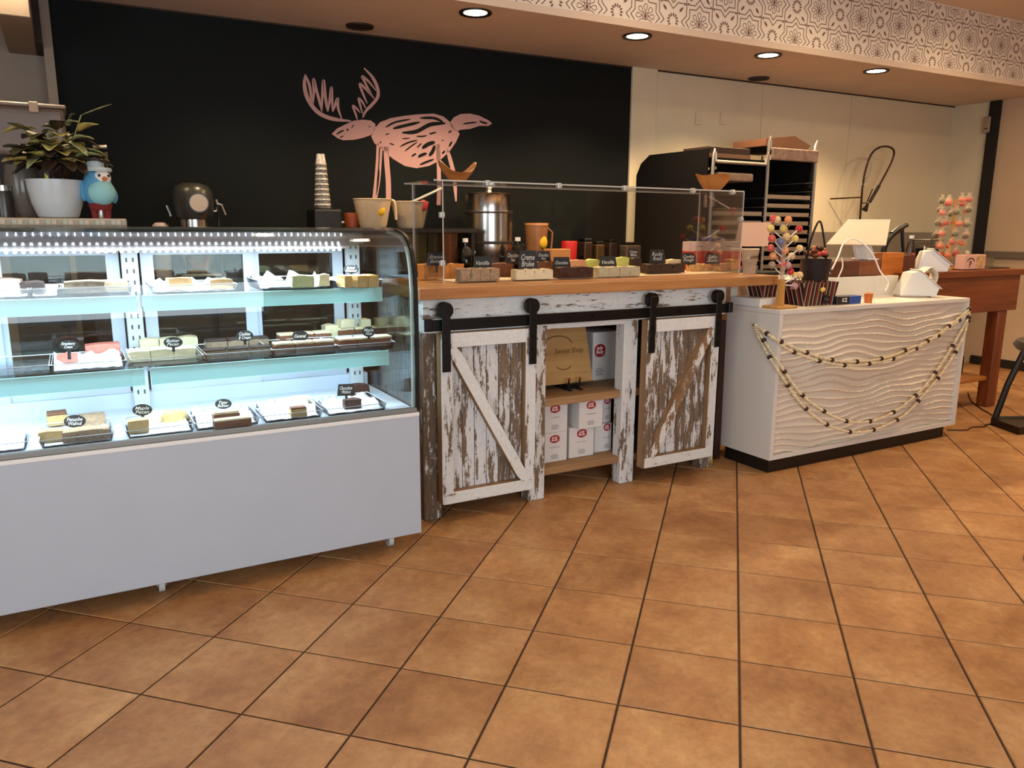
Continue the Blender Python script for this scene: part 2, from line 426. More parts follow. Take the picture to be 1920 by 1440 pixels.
for j in range(-1, 4):
    for i in range(-12, 13):
        cx = 4.927 + PP * i + (PP / 2 if j % 2 else 0); cz = 3.142 + j * PP / 2
        if not (-1 < cx < XR + .3): continue
        o = Vector((cx, cz))
        ribbon(wp, [o + k for k in dense(star, 3)], .0068, put_w, True, clip_w)
        ribbon(wp, [o + k * .76 for k in dense(star, 3)], .0068, put_w, True, clip_w)
        for q in range(8):
            a = q * PI / 4 + PI / 8 * 0; c, s = math.cos(a), math.sin(a)
            pet = [(.032, 0), (.05, .012), (.07, .017), (.083, .008), (.083, -.008), (.07, -.017), (.05, -.012)]
            ribbon(wp, [o + Vector((c * x - s * y, s * x + c * y)) for x, y in pet], .005, put_w, True, clip_w)
        ribbon(wp, [o + Vector((.026 * math.cos(k * PI / 6), .026 * math.sin(k * PI / 6))) for k in range(12)], .006, put_w, True, clip_w)
        fill(wp, [o + Vector((.013 * math.cos(k * PI / 5), .019 * math.sin(k * PI / 5))) for k in range(10)], put_w, clip_w)
        o = Vector((cx + PP / 2, cz))
        for q in range(13):
            a = q * 2 * PI / 13; c, s = math.cos(a), math.sin(a)
            fill(wp, [o + Vector((c * x - s * y, s * x + c * y)) for x, y in [(.03, -.004), (.045, -.008), (.058, 0), (.045, .008), (.03, .004)]], put_w, clip_w)
        for sx in (-1, 1):
            for sz in (-1, 1):
                a = math.atan2(sz, sx); c, s = math.cos(a), math.sin(a); p = o + Vector((sx * .078, sz * .085))
                fill(wp, [p + Vector((c * x - s * y, s * x + c * y)) for x, y in [(-.026, 0), (-.01, -.01), (.014, -.008), (.028, 0), (.014, .008), (-.01, .01)]], put_w, clip_w)
                p = o + Vector((sx * .112, sz * .122))
                fill(wp, [p + Vector((.007 * math.cos(k * PI / 3), .007 * math.sin(k * PI / 3))) for k in range(6)], put_w, clip_w)
wo = ob('wallpaper_print', wp, INK, ceil_d)
# main ceiling, other walls with the shop windows
struct('ceiling', bx(nb(), XL, XR, YF, 6.7, ZM, ZM + .12), M('ceiling_paint', C(226, 210, 192), .85, var=.03, scale=2))
def wall_with_window(name, axis, pos, thick, a0, a1, w0, w1, z0, z1):
    b = nb()
    segs = [(a0, w0, 0, ZM), (w1, a1, 0, ZM), (w0, w1, 0, z0), (w0, w1, z1, ZM)]
    for s0, s1, q0, q1 in segs:
        if axis == 'x': bx(b, pos - thick, pos, s0, s1, q0, q1)
        else: bx(b, s0, s1, pos - thick, pos, q0, q1)
    return struct(name, b, CREAM)
wall_with_window('wall_left', 'x', XL, .15, YF, 6.7, -2.2, 1.0, .7, 2.8)
wall_with_window('wall_front', 'y', YF, .15, XL, XR, -1.5, 2.3, .5, 2.9)
def window(name, axis, pos, a0, a1, z0, z1):
    b = nb(); t = .05
    parts = [(a0, a1, z0, z0 + t), (a0, a1, z1 - t, z1), (a0, a0 + t, z0, z1), (a1 - t, a1, z0, z1), ((a0 + a1) / 2 - t / 2, (a0 + a1) / 2 + t / 2, z0, z1)]
    for s0, s1, q0, q1 in parts:
        if axis == 'x': bx(b, pos - .1, pos - .04, s0, s1, q0, q1)
        else: bx(b, s0, s1, pos - .1, pos - .04, q0, q1)
    f = struct(name, b, WHITEP)
    for s0, s1 in ((a0 + t, (a0 + a1) / 2 - t / 2), ((a0 + a1) / 2 + t / 2, a1 - t)):
        g = bx(nb(), pos - .075, pos - .07, s0, s1, z0 + t, z1 - t) if axis == 'x' else bx(nb(), s0, s1, pos - .075, pos - .07, z0 + t, z1 - t)
        ob('pane', g, GLASS, f)
window('window_1', 'x', XL, -2.2, 1.0, .7, 2.8)
window('window_2', 'y', YF, -1.5, 2.3, .5, 2.9)
# right wall: near return panel, black post, cream wall with rails
XW = 9.457
struct('wall_right', bx(nb(), XW, XW + .15, YF, 6.2, 0, ZM), M('right_wall_paint', C(214, 190, 162), .75, var=.05, scale=2))
struct('trim_3', bx(nb(), XW - .012, XW, 5.50, 5.95, 0, ZD), PANEL)
struct('trim_4', bx(nb(), XW - .05, XW, 5.385, 5.50, 0.9, ZD), M('black_post_paint', C(16, 13, 12), .6))
struct('trim_5', bx(nb(), XW - .035, XW, 1.0, 5.36, 1.27, 1.35, .006), M('grey_rail', C(132, 118, 104), .6))
struct('baseboard_right', bx(nb(), XW - .03, XW, 1.0, 5.38, 0, .10, .004), M('dark_base', C(44, 36, 30), .6))

# moose drawing painted on the black wall
def PW(u, v, c=WB - .002):
    d = ray(u, v); t = (c - CAM_C.y - SL * CAM_C.x) / (d.y + SL * d.x); return CAM_C + d * t
def mz(u, v): return (540 + u * .21875, 100 + v * .21875)
pink = M('pink_wall_paint', C(198, 158, 152), .7)
mo = nb()
def wpoly(bm, pts, c=WB - .002):
    bm.faces.new([bm.verts.new(PW(*mz(*p), c)) for p in pts])
def wline(bm, pts, wd, c=WB - .002, n=5, taper=True):
    pts = [Vector((p[0], p[1])) for p in pts]; q = smooth_pts([(p.x, p.y, 0) for p in pts], n); L = len(q)
    l, r = [], []
    for i, p in enumerate(q):
        d = (q[min(i + 1, L - 1)] - q[max(i - 1, 0)]).normalized(); nn = Vector((-d.y, d.x, 0))
        f = wd / 2 * (min(1, .35 + 3 * min(i, L - 1 - i) / L) if taper else 1)
        l.append(p + nn * f); r.append(p - nn * f)
    lv = [bm.verts.new(PW(*mz(p.x, p.y), c)) for p in l]; rv = [bm.verts.new(PW(*mz(p.x, p.y), c)) for p in r]
    for i in range(L - 1): bm.faces.new((lv[i], lv[i + 1], rv[i + 1], rv[i]))
# antlers
wline(mo, [(150, 180), (140, 260), (165, 380), (240, 490), (330, 545), (430, 570), (540, 580)], 34)
wline(mo, [(150, 185), (185, 280), (200, 380), (215, 430)], 24)
wline(mo, [(215, 440), (222, 320), (218, 220), (245, 320), (275, 430), (290, 500)], 24)
wline(mo, [(290, 495), (295, 360), (305, 230), (318, 350), (330, 440), (340, 500)], 24)
wline(mo, [(342, 500), (358, 400), (372, 290), (378, 400), (382, 500)], 22)
wline(mo, [(385, 500), (405, 440), (425, 385), (430, 470), (460, 560)], 22)
wline(mo, [(650, 125), (720, 200), (765, 290), (770, 370), (720, 440), (670, 490), (640, 550)], 28)
wline(mo, [(740, 390), (700, 330), (655, 240), (635, 195), (690, 240), (755, 320)], 20)
wline(mo, [(735, 385), (680, 320), (615, 260), (640, 340), (680, 430)], 20)
wline(mo, [(665, 470), (640, 420), (605, 385), (620, 450), (640, 520)], 18)
wline(mo, [(620, 510), (585, 470), (555, 450), (580, 520), (595, 570)], 18)
# head, body, rear, legs
wpoly(mo, [(375, 690), (420, 645), (490, 610), (560, 578), (640, 568), (710, 575), (748, 605), (750, 650), (710, 700), (640, 725), (560, 742), (470, 745), (420, 725)])
wpoly(mo, [(745, 640), (790, 590), (880, 555), (1000, 535), (1120, 522), (1250, 516), (1330, 540), (1390, 590), (1440, 650), (1472, 690), (1440, 760), (1385, 840), (1300, 920), (1210, 965), (1100, 985), (1000, 965), (900, 905), (800, 820), (740, 770), (712, 710)])
wpoly(mo, [(1385, 600), (1420, 550), (1480, 520), (1560, 516), (1640, 535), (1720, 575), (1750, 600), (1720, 622), (1640, 622), (1560, 648), (1480, 655), (1420, 680)])
wline(mo, [(770, 770), (765, 900), (752, 1080), (735, 1240)], 22, taper=False)
wline(mo, [(800, 800), (795, 900), (782, 1080), (755, 1240)], 20, taper=False)
wline(mo, [(840, 800), (848, 950), (860, 1100), (862, 1260)], 44, taper=False)
wline(mo, [(1285, 780), (1290, 900), (1295, 1100), (1290, 1300)], 34, taper=False)
wline(mo, [(1365, 820), (1395, 930), (1425, 1060), (1440, 1270)], 34)
bl = nb(); cb = WB - .0042
for pts, wd in [([(835, 635), (920, 590), (1050, 565)], 16), ([(900, 645), (1000, 620), (1130, 590)], 26), ([(980, 680), (1100, 670), (1220, 610), (1350, 600)], 34), ([(1130, 555), (1250, 555), (1330, 590)], 22),
                ([(960, 800), (1030, 765), (1110, 745)], 14), ([(1000, 840), (1050, 800), (1110, 760)], 12), ([(1150, 815), (1200, 780), (1260, 760)], 34), ([(1105, 810), (1125, 790), (1145, 770)], 12),
                ([(1115, 890), (1150, 870), (1190, 858)], 26), ([(1210, 880), (1240, 840), (1258, 790)], 30), ([(1060, 885), (1080, 870), (1100, 860)], 16), ([(1130, 955), (1190, 930), (1250, 908)], 18),
                ([(1210, 690), (1240, 685), (1270, 675)], 14), ([(1100, 710), (1150, 712), (1190, 705)], 12), ([(980, 732), (1010, 730), (1045, 727)], 9), ([(870, 770), (890, 778), (910, 785)], 10), ([(1320, 860), (1335, 848), (1345, 835)], 16),
                ([(1380, 800), (1395, 775), (1405, 755)], 16), ([(1500, 605), (1560, 596), (1620, 590)], 14), ([(1640, 580), (1680, 595), (1710, 600)], 16), ([(415, 695), (450, 672), (480, 660)], 14), ([(445, 722), (460, 715), (475, 708)], 10),
                ([(502, 660), (510, 655), (520, 652)], 14), ([(545, 640), (555, 625), (562, 612)], 8), ([(690, 628), (700, 628), (708, 630)], 8), ([(790, 770), (794, 762), (800, 758)], 12), ([(835, 700), (850, 692), (868, 688)], 9), ([(1375, 680), (1390, 670), (1400, 662)], 14), ([(1320, 740), (1326, 745), (1332, 750)], 10), ([(758, 1220), (775, 1100), (782, 990)], 9)]:
    wline(bl, pts, wd, cb)
mural = single('moose_drawing', mo, pink, 'pink line drawing of a moose with wide antlers on the black wall', 'wall art')
dg_ = ob('dark_gaps', bl, BLACKW, mural); dg_['kind'] = 'stuff'

# ------------------------------------------------------------------ lamps
def can_light(x, y, z, watt, label, group, r=.115, wide=128):
    t = thing('recessed_light', label, 'ceiling light', (x, y, z), group=group)
    ob('trim_ring', lathe(nb(), [(r * .72, .0), (r * .72, -.006), (r * .98, -.012), (r, -.004), (r, 0)], seg=32), M('bronze_trim', C(38, 26, 20), .4, .4), t, True, True)
    ob('lens', lathe(nb(), [(0, -.004), (r * .72, -.004)], seg=28), emit('warm_lens', (1, .80, .55, 1), 14), t, False, True)
    l = bpy.data.lights.new('downlight', 'SPOT'); l.energy = watt; l.color = WARM; l.spot_size = math.radians(wide); l.spot_blend = .65; l.shadow_soft_size = .06
    lo = bpy.data.objects.new('downlight', l); COL.objects.link(lo); lo.parent = t; lo.location = (0, 0, -.03)
    return t
for i, x in enumerate((2.59, 3.97, 5.35, 6.73, 1.21, -.17)):  # last two extend the row unseen, added to lighten the soffit's left
    nth = ['above the moose drawing, nearest the display case', 'second from the display case', 'third from the display case', 'farthest right by the panelled wall', 'added out of frame over the display case', 'added out of frame over the alcove'][i]
    can_light(x, wy(x, 5.215), ZD, SOFFIT_W * (1 if i < 4 else .4), 'dark rimmed recessed light in the dropped ceiling, ' + nth, 'recessed lights in the dropped ceiling')
for x, c in ((2.018, 5.965), (6.072, 6.02)):
    s = thing('ceiling_speaker', 'round dark ceiling speaker over the ' + ('black wall' if x < 4 else 'sheet pan racks'), 'speaker', (x, wy(x, c), ZD), group='ceiling speakers')
    ob('rim', lathe(nb(), [(.085, 0), (.085, -.008), (.10, -.012), (.105, 0)], seg=28), M('speaker_brown', C(58, 38, 30), .6), s, True, True)
    ob('grille', lathe(nb(), [(0, -.005), (.085, -.005)], seg=24), M('speaker_mesh', C(44, 30, 24), .8), s, False, True)
for k, (x, y, f) in enumerate([(0.2, 2.4, .12), (2.4, 2.7, .18), (4.4, 2.75, .35), (6.3, 2.75, 1.5), (8.2, 2.9, 1.4), (-.9, 1.5, .35), (3.0, 0.4, .25), (5.6, 0.6, .8), (1.9, 4.15, .13), (3.7, 4.12, .22), (5.5, 4.08, .24), (7.3, 4.03, .2)]):  # last four are added close to the soffit to light the wallpaper
    can_light(x, y, ZM, CAN_W * f, 'unseen recessed light in the high shop ceiling', 'recessed lights of the high ceiling', wide=168)

# ================================================================== DISPLAY CASE
def proj(p):
    d = Vector(p) - CAM_C; q = d.dot(CAM_F); return (960 + F_PX * d.dot(CAM_R) / q, 720 - F_PX * d.dot(CAM_U) / q)
def fit(u0, u1, v, z, d):
    """front-face centre and width of a box of depth d whose picture spans u0..u1 and whose front foot is at v"""
    c = PZ(u1, v, z); dx = proj(c)[0] - proj(c - Vector((.05, 0, 0)))[0]; dy = proj(c)[0] - proj(c + Vector((0, .05, 0)))[0]
    wd = max(.015, ((u1 - u0) - abs(dy) * d / .05) / (dx / .05))
    return Vector((c.x - wd / 2, c.y, z)), wd
CX0, CX1 = -0.94, 1.40
case = thing('display_case', 'long white refrigerated display case with curved glass front and lit shelves', 'display case', (0.23, 3.75, 0))
GREYT = M('grey_extrusion', C(150, 152, 150), .4, .3)
CASEW = M('case_enamel', C(214, 220, 232), .4)
ob('front_panel', bx(nb(), CX0, CX1, 3.40, 3.42, .092, .705, .004, 2), M('front_panel_laminate', C(190, 197, 206), .42, var=.02, scale=4), case)
ob('panel_cap', bx(nb(), CX0, CX1, 3.397, 3.43, .693, .712, .004, 2), WHITEP, case)
ob('front_rail', bx(nb(), CX0, CX1 - .01, 3.402, 3.435, .712, .735, .005, 2), GREYT, case)
b = bx(nb(), CX0, CX1 - .004, 3.42, 4.12, .12, .70); ob('cabinet_body', b, CASEW, case)
ob('deck', bx(nb(), CX0 + .01, CX1 - .02, 3.435, 4.09, .70, .728), M('deck_enamel', C(226, 230, 238), .35), case)
ob('top_slab', bx(nb(), CX0, CX1 - .012, 3.72, 4.14, 1.562, 1.585, .005, 2), GREYT, case)
ob('led_channel', bx(nb(), CX0 + .02, CX1 - .2, 3.78, 3.83, 1.485, 1.562), M('grey_channel', C(186, 182, 190), .5), case)
prof = [(3.408, .722), (3.402, .85), (3.40, 1.0), (3.40, 1.26), (3.404, 1.33), (3.414, 1.40), (3.432, 1.46), (3.46, 1.508), (3.50, 1.542), (3.55, 1.563), (3.61, 1.576), (3.67, 1.583), (3.74, 1.587)]
prof = [(p.x, p.y) for p in smooth_pts([(a, c, 0) for a, c in prof], 3)]
def offset_prof(pr, d):
    out = []
    for i, p in enumerate(pr):
        a = Vector(pr[max(i - 1, 0)]); c = Vector(pr[min(i + 1, len(pr) - 1)]); t = (c - a).normalized()
        out.append((p[0] + t.y * d, p[1] - t.x * d))
    return out
ob('front_glass', prism(nb(), prof + offset_prof(prof, .006)[::-1], 'x', CX0 + .012, CX1 - .02), GLASS, case, True)
endp = offset_prof(prof, .007) + [(4.12, 1.575), (4.12, .722)]
ob('end_glass', prism(nb(), endp, 'x', CX1 - .02, CX1 - .012), GLASSE, case)
ob('end_panel', prism(nb(), endp, 'x', CX0, CX0 + .012), CASEW, case)
ob('end_gasket', prism(nb(), prof + offset_prof(prof, .016)[::-1], 'x', CX1 - .012, CX1 + .004), BLACKP, case)
ob('end_trim', prism(nb(), offset_prof(prof, .007) + offset_prof(prof, .026)[::-1], 'x', CX1 - .028, CX1 - .021), M('pale_trim', C(196, 204, 200), .4), case)
# rear wall: posts, rails, sliding doors
for i, x in enumerate((-.83, .232, 1.30)):
    p = ob('shelf_post', bx(nb(), x - .035, x + .035, 4.03, 4.07, .728, 1.56, .003), M('post_enamel', C(214, 218, 222), .4), case)
    hol = nb()
    for k in range(14):
        for s in (-.014, .014): bx(hol, x + s - .004, x + s + .004, 4.0285, 4.031, .80 + k * .052, .82 + k * .052)
    ho = ob('slot_rows', hol, M('slot_grey', C(90, 92, 98), .6), p); ho['kind'] = 'stuff'
ob('rear_sill', bx(nb(), CX0 + .012, CX1 - .03, 4.07, 4.12, .728, .80), CASEW, case)
ob('rear_header', bx(nb(), CX0 + .012, CX1 - .03, 4.07, 4.12, 1.50, 1.562), CASEW, case)
for k, (x0, x1, y) in enumerate([(-.79, -.30, 4.085), (-.33, .19, 4.10), (.28, .80, 4.085), (.77, 1.26, 4.10)]):
    b = nb(); t = .055
    bx(b, x0, x1, y - .008, y + .008, .80, .90); bx(b, x0, x1, y - .008, y + .008, 1.455, 1.50); bx(b, x0, x0 + t, y - .008, y + .008, .90, 1.455); bx(b, x1 - t, x1, y - .008, y + .008, .90, 1.455)
    d = ob('sliding_door', b, CASEW, case)
    ob('pane', bx(nb(), x0 + t, x1 - t, y - .003, y + .003, .90, 1.455), GLASS, d)
    ob('bottom_groove', bx(nb(), x0 + .03, x1 - .03, y - .0095, y - .0075, .886, .892), M('groove_blue', C(120, 130, 158), .5), d)
RAILM = M('price_rail_teal', C(200, 236, 236), .3, alpha=.72)
for x0, x1 in ((-.89, .222), (.244, 1.305)):
    for yf, z, hh in ((3.62, 1.30, .066), (3.55, 1.0, .070)):
        s = ob('glass_shelf', bx(nb(), x0, x1, yf, 4.02, z - .008, z, .001), SHELFG, case)
        ob('price_rail', bx(nb(), x0, x1, yf - .008, yf - .001, z - hh, z + .003, .002), RAILM, s)
        for xb in (x0 + .02, x1 - .02):
            ob('bracket', prism(nb(), [(4.03, z - .09), (4.03, z - .008), (yf + .06, z - .008), (yf + .06, z - .02)], 'x', xb - .002, xb + .002), CASEW, s)
leds = nb()
x = CX0 + .05
while x < CX1 - .22:
    sph(leds, (x, 3.775, 1.482), .0075, 8, 6); x += .030
x = CX0 + .06  # upper row of tiny glowing beads stands in for the strip's reflection
while x < CX1 - .22:
    sph(leds, (x, 3.775, 1.551), .0030, 6, 5, (.8, 1, 1.8)); x += .030
lo = ob('led_beads_and_reflection', leds, emit('led_white', (.86, .93, 1, 1), 26), case); lo['kind'] = 'stuff'
def case_lamp(name, loc, sx, sy, e, parent):
    l = bpy.data.lights.new(name, 'AREA'); l.shape = 'RECTANGLE'; l.size = sx; l.size_y = sy; l.energy = e; l.color = (.72, .86, 1.0)
    o = bpy.data.objects.new(name, l); COL.objects.link(o); o.parent = parent; o.location = Vector(loc) - parent.location; return o
case_lamp('led_strip_light', (0.2, 3.70, 1.478), 2.1, .03, 34, case)
case_lamp('shelf_fill_light', (0.2, 3.65, 1.287), 2.1, .02, 13, case)  # unseen fill lamps added below both shelves to brighten trays and deck
case_lamp('shelf_fill_light', (0.2, 3.58, .987), 2.1, .02, 13, case)
for x, y in ((1.277, 3.53), (.213, 3.54), (1.277, 4.0), (-.75, 3.54), (-.75, 4.0)):
    k = nb(); bx(k, x - .02, x + .02, y - .02, y + .03, .085, .12, .004); bx(k, x - .019, x - .015, y - .018, y + .018, .03, .09); bx(k, x + .015, x + .019, y - .018, y + .018, .03, .09)
    cst = ob('caster', k, STEELR, case)
    ob('wheel', cyl(nb(), (x - .012, y, .033), .033, .024, 20, axis='x'), M('nylon_wheel', C(210, 212, 208), .5), cst)

# ------------------------------------------------------------------ fudge, trays, signs
FUD = {}
def fmat(key, col, var=.18, sc=45, bm_=.25):
    return M('fudge_' + key, col, .6, var=var, scale=sc, bmp=bm_)
FM = {'tan': fmat('tan', C(196, 158, 112)), 'greybrown': fmat('greybrown', C(150, 130, 108), .25), 'cream': fmat('cream', C(232, 218, 184), .06), 'choc': fmat('choc', C(84, 50, 38), .2),
      'dark': fmat('dark', C(62, 44, 38), .4, 60), 'pink': fmat('pink', C(226, 140, 124), .12), 'green': fmat('green', C(206, 214, 170), .1), 'orange': fmat('orange', C(222, 160, 96), .12), 'walnut': fmat('walnut', C(178, 152, 124), .35, 70, .6),
      'caramel': fmat('caramel', C(206, 176, 124), .12), 'brown': fmat('brown', C(132, 88, 62), .2), 'rocky': fmat('rocky', C(74, 48, 36), .6, 40, .8), 'nutty': fmat('nutty', C(214, 174, 118), .4, 50, .6), 'rose': fmat('rose', C(222, 172, 140), .1), 'amber': fmat('amber', C(226, 178, 96), .1), 'lime': fmat('lime', C(206, 216, 132), .15)}
def lump(wd, d, h, seed):
    rnd = random.Random(seed); b = nb(); bx(b, -wd / 2, wd / 2, 0, d, 0, h)
    bmesh.ops.subdivide_edges(b, edges=b.edges[:], cuts=2, use_grid_fill=True)
    for v in b.verts:
        v.co += Vector((rnd.uniform(-1, 1), rnd.uniform(-1, 1), rnd.uniform(-1, 1) if v.co.z > .003 else 0)) * min(wd, h) * .045
        if v.co.z < .003: v.co.z = 0
        if abs(v.co.x) > wd * .45 and v.co.z > h * .9: v.co.z -= h * .06
    return b
fud_n = 0
ORD = ['first', 'second', 'third', 'fourth', 'fifth', 'sixth', 'seventh', 'eighth', 'ninth', 'tenth', 'eleventh', 'twelfth', 'thirteenth', 'fourteenth', 'fifteenth', 'sixteenth', 'seventeenth', 'eighteenth']
def fudge(p, wd, d, h, kind, label, group, top=None, rz=0.0):
    global fud_n; fud_n += 1
    o = single('fudge_piece', lump(wd, d, h, fud_n), FM[kind], label, 'fudge', group, p, rz, True)
    if top:
        ob('top_layer', bx(nb(), -wd * .49, wd * .49, d * .02, d * .98, h - .002, h + h * .22, .004, 2), FM[top], o, True, True)
    return o
def fudge_px(u0, u1, v, hp, z, kind, label, group, d=.06, top=None, n=1, rz=0.0, gap=.003, ymax=None):
    p, wd = fit(u0, u1, v, z, d); h = hp * ps(p)
    if ymax is not None and p.y > ymax:
        q = PY(u1, v - hp, ymax); sc = ps(q) / ps(p); wd *= sc; h = max(.02, q.z - z); p = Vector((q.x - wd / 2, ymax, z))
    w1 = (wd - gap * (n - 1)) / n
    for k in range(n):
        q = Vector((p.x - wd / 2 + w1 / 2 + k * (w1 + gap), p.y, z))
        fudge(q, w1, d, h, kind, label + ('' if n == 1 else ', %s from left' % ORD[k]), group, top, rz + random.uniform(-.05, .05))
    return p, wd
def tray(x0, x1, y0, y1, z, label, h=.035, liner=True, liner_label=None, flare=.012, crumple=.012):
    b = nb(); t = .003
    for s in (0, 1):
        pass
    bx(b, x0, x1, y0, y1, z, z + t)
    def wall(a, c, out):
        a = Vector(a); c = Vector(c); o = Vector((out[0], out[1], 0)) * flare; th = Vector((out[0], out[1], 0)) * t
        q = [a, c, c + o + Vector((0, 0, h)), a + o + Vector((0, 0, h))]
        A = [b.verts.new(k) for k in q]; B = [b.verts.new(k + th) for k in q]
        b.faces.new(A); b.faces.new(B[::-1])
        for i in range(4): b.faces.new((A[i], B[i], B[(i + 1) % 4], A[(i + 1) % 4]))
    wall((x0, y0, z), (x1, y0, z), (0, -1)); wall((x1, y1, z), (x0, y1, z), (0, 1)); wall((x0, y1, z), (x0, y0, z), (-1, 0)); wall((x1, y0, z), (x1, y1, z), (1, 0))
    tr = thing('acrylic_tray', label, 'tray', ((x0 + x1) / 2, (y0 + y1) / 2, z), group='clear trays of fudge')
    ob('tray_shell', b, TRAYM, tr)
    rim = nb()
    e = flare; zt = z + h
    tube(rim, [(x0 - e, y0 - e, zt), (x1 + e, y0 - e, zt), (x1 + e, y1 + e, zt), (x0 - e, y1 + e, zt), (x0 - e, y0 - e, zt)], .0018, 5)
    ob('rim', rim, M('tray_rim', C(236, 240, 246), .15), tr)
    if liner:
        g = nb(); nx, ny = 14, 10; rnd = random.Random(x0 * 91 + z * 13); vs = []
        for j in range(ny + 1):
            row = []
            for i in range(nx + 1):
                fx, fy = i / nx, j / ny; e = max(abs(fx - .5), abs(fy - .5)) * 2
                up = max(0, e - .72) / .28 * (.12 if fy < .3 else 1)
                row.append(g.verts.new((x0 + .002 + (x1 - x0 - .004) * fx, y0 + .002 + (y1 - y0 - .004) * fy, z + .005 + up * crumple * rnd.uniform(.2, 1.6) + rnd.uniform(0, .0015))))
            vs.append(row)
        for j in range(ny):
            for i in range(nx): g.faces.new((vs[j][i], vs[j][i + 1], vs[j + 1][i + 1], vs[j + 1][i]))
        o = single('tissue_sheet', g, PAPER, liner_label or ('white tissue sheet in the ' + label), 'paper', 'tissue sheets in trays', smooth=True)
        sm_ = o.modifiers.new('thickness', 'SOLIDIFY'); sm_.thickness = .0012
    return tr
CHALK = M('chalk_white', C(226, 224, 218), .8); SIGNB = M('chalkboard', C(24, 22, 22), .55); SIGNBR = M('brown_card', C(58, 36, 28), .6)
def sign(p, wd, h, txt, label, shape='oval', mat=None, rz=-.3, stem=.03, ink=None, tilt=.12):
    """chalk sign with its foot at p, facing the shop"""
    t = thing('flavour_sign', label, 'sign', p, rz, 'chalkboard flavour signs')
    zc = stem + h / 2
    if shape == 'oval': poly = [(wd / 2 * math.cos(k * PI / 14), zc + h / 2 * math.sin(k * PI / 14)) for k in range(28)]
    elif shape == 'round': poly = [(-wd / 2, zc - h / 2), (wd / 2, zc - h / 2), (wd / 2 * .95, zc + h * .2), (wd * .32, zc + h / 2), (-wd * .32, zc + h / 2), (-wd / 2 * .95, zc + h * .2)]
    else: poly = [(-wd * .54, zc - h / 2), (wd * .54, zc - h / 2), (wd * .44, zc + h / 2), (-wd * .44, zc + h / 2)]
    tl = Matrix.Rotation(-tilt, 4, 'X')
    b = prism(nb(), poly, 'y', -.002, .002); bmesh.ops.transform(b, matrix=tl, verts=b.verts)
    ob('plate', b, mat or SIGNB, t, False, True)
    if stem > .004:
        b = bx(nb(), -.006, .006, -.002, .002, 0, stem + h * .2); bmesh.ops.transform(b, matrix=tl, verts=b.verts); ob('stem', b, mat or SIGNB, t, False, True)
    lines = txt.count('\n') + 1
    b = text_bm(txt, (0, -.0032, zc), (1, 0, 0), (0, 0, 1), wd * .72, h * (.30 if lines == 1 else .62), .35, .012); bmesh.ops.transform(b, matrix=tl, verts=b.verts)
    ob('lettering', b, ink or CHALK, t, False, True)
    return t
def sign_px(u0, u1, v0, v1, z, y, txt, label, **kw):
    """sign whose plate spans u0..u1, v0..v1 standing at depth y on height z"""
    top = PY((u0 + u1) / 2, v0, y); bot = PY((u0 + u1) / 2, v1, y); s = ps(top)
    return sign((top.x, y, z), (u1 - u0) * s * 1.02, (v1 - v0) * s, txt, label, stem=max(.003, bot.z - z), **kw)

Z1, Z2, Z3 = 1.3035, 1.0035, .7285
def shelf_tray(u0, u1, yf, z, depth, label, **kw):
    a = PY(u0, 600, yf); b = PY(u1, 600, yf)
    def at(u):  # x on plane (yf, z)
        lo, hi = -2.0, 2.0
        for _ in range(40):
            m = (lo + hi) / 2
            if proj((m, yf, z))[0] < u: lo = m
            else: hi = m
        return m
    return tray(at(u0), at(u1), yf, yf + depth, z, label, **kw)
# top shelf
shelf_tray(-60, 52, 3.65, Z1, .26, 'clear tray at the far left of the top shelf')
fudge_px(-20, 40, 548, 26, Z1 + .008, 'walnut', 'pale fudge slab in the leftmost tray of the top shelf', 'fudge in the leftmost top tray', .08)
shelf_tray(60, 108, 3.65, Z1, .26, 'small clear tray of dark fudge on the top shelf')
fudge_px(38, 82, 552, 24, Z1 + .008, 'dark', 'dark fudge slab with pale base at the left of the top shelf', 'dark fudge at left of top shelf', .10)
shelf_tray(116, 243, 3.65, Z1, .26, 'clear tray of grey brown slabs on the top shelf', liner=False)
fudge_px(120, 198, 549, 22, Z1 + .008, 'greybrown', 'wide grey brown fudge slab on the top shelf', 'grey brown slabs on top shelf', .12)
fudge_px(190, 241, 546, 22, Z1 + .008, 'greybrown', 'short grey brown fudge slab on the top shelf beside the wide one', 'grey brown slabs on top shelf', .10)
shelf_tray(290, 440, 3.65, Z1, .27, 'clear tray of tan fudge in paper on the top shelf', crumple=.03)
fudge_px(312, 362, 543, 22, Z1 + .010, 'tan', 'tan fudge block at the left of the paper lined top tray', 'tan fudge on top shelf', .09)
fudge_px(388, 437, 541, 18, Z1 + .010, 'tan', 'tan fudge block at the right of the paper lined top tray', 'tan fudge on top shelf', .09)
shelf_tray(490, 612, 3.65, Z1, .27, 'clear tray with tall crumpled paper on the top shelf', crumple=.045, h=.045)
fudge_px(540, 590, 538, 22, Z1 + .012, 'green', 'pale green fudge piece on the top shelf', 'pale green fudge on top shelf', .08)
fudge_px(596, 619, 536, 22, Z1 + .012, 'cream', 'small pale fudge cube at the right rim of the paper filled tray', 'pale green fudge on top shelf', .035)
shelf_tray(634, 712, 3.64, Z1, .27, 'clear tray of caramel topped fudge at the right end of the top shelf', liner=False)
fudge_px(632, 662, 539, 18, Z1 + .008, 'caramel', 'short caramel topped fudge slab at the right end of the top shelf', 'caramel topped slabs', .12, 'amber')
fudge_px(655, 711, 538, 18, Z1 + .008, 'caramel', 'caramel topped fudge slab at the right end of the top shelf', 'caramel topped slabs', .12, 'amber', 2)
sign_px(644, 672, 497, 513, Z1 + .055, 3.72, 'Salted\nCaramel', 'black oval sign on the caramel topped fudge, top shelf', stem=0) if False else sign_px(644, 672, 497, 513, Z1 + .05, 3.74, 'Salted\nCaramel', 'black oval sign on the caramel topped fudge, top shelf')
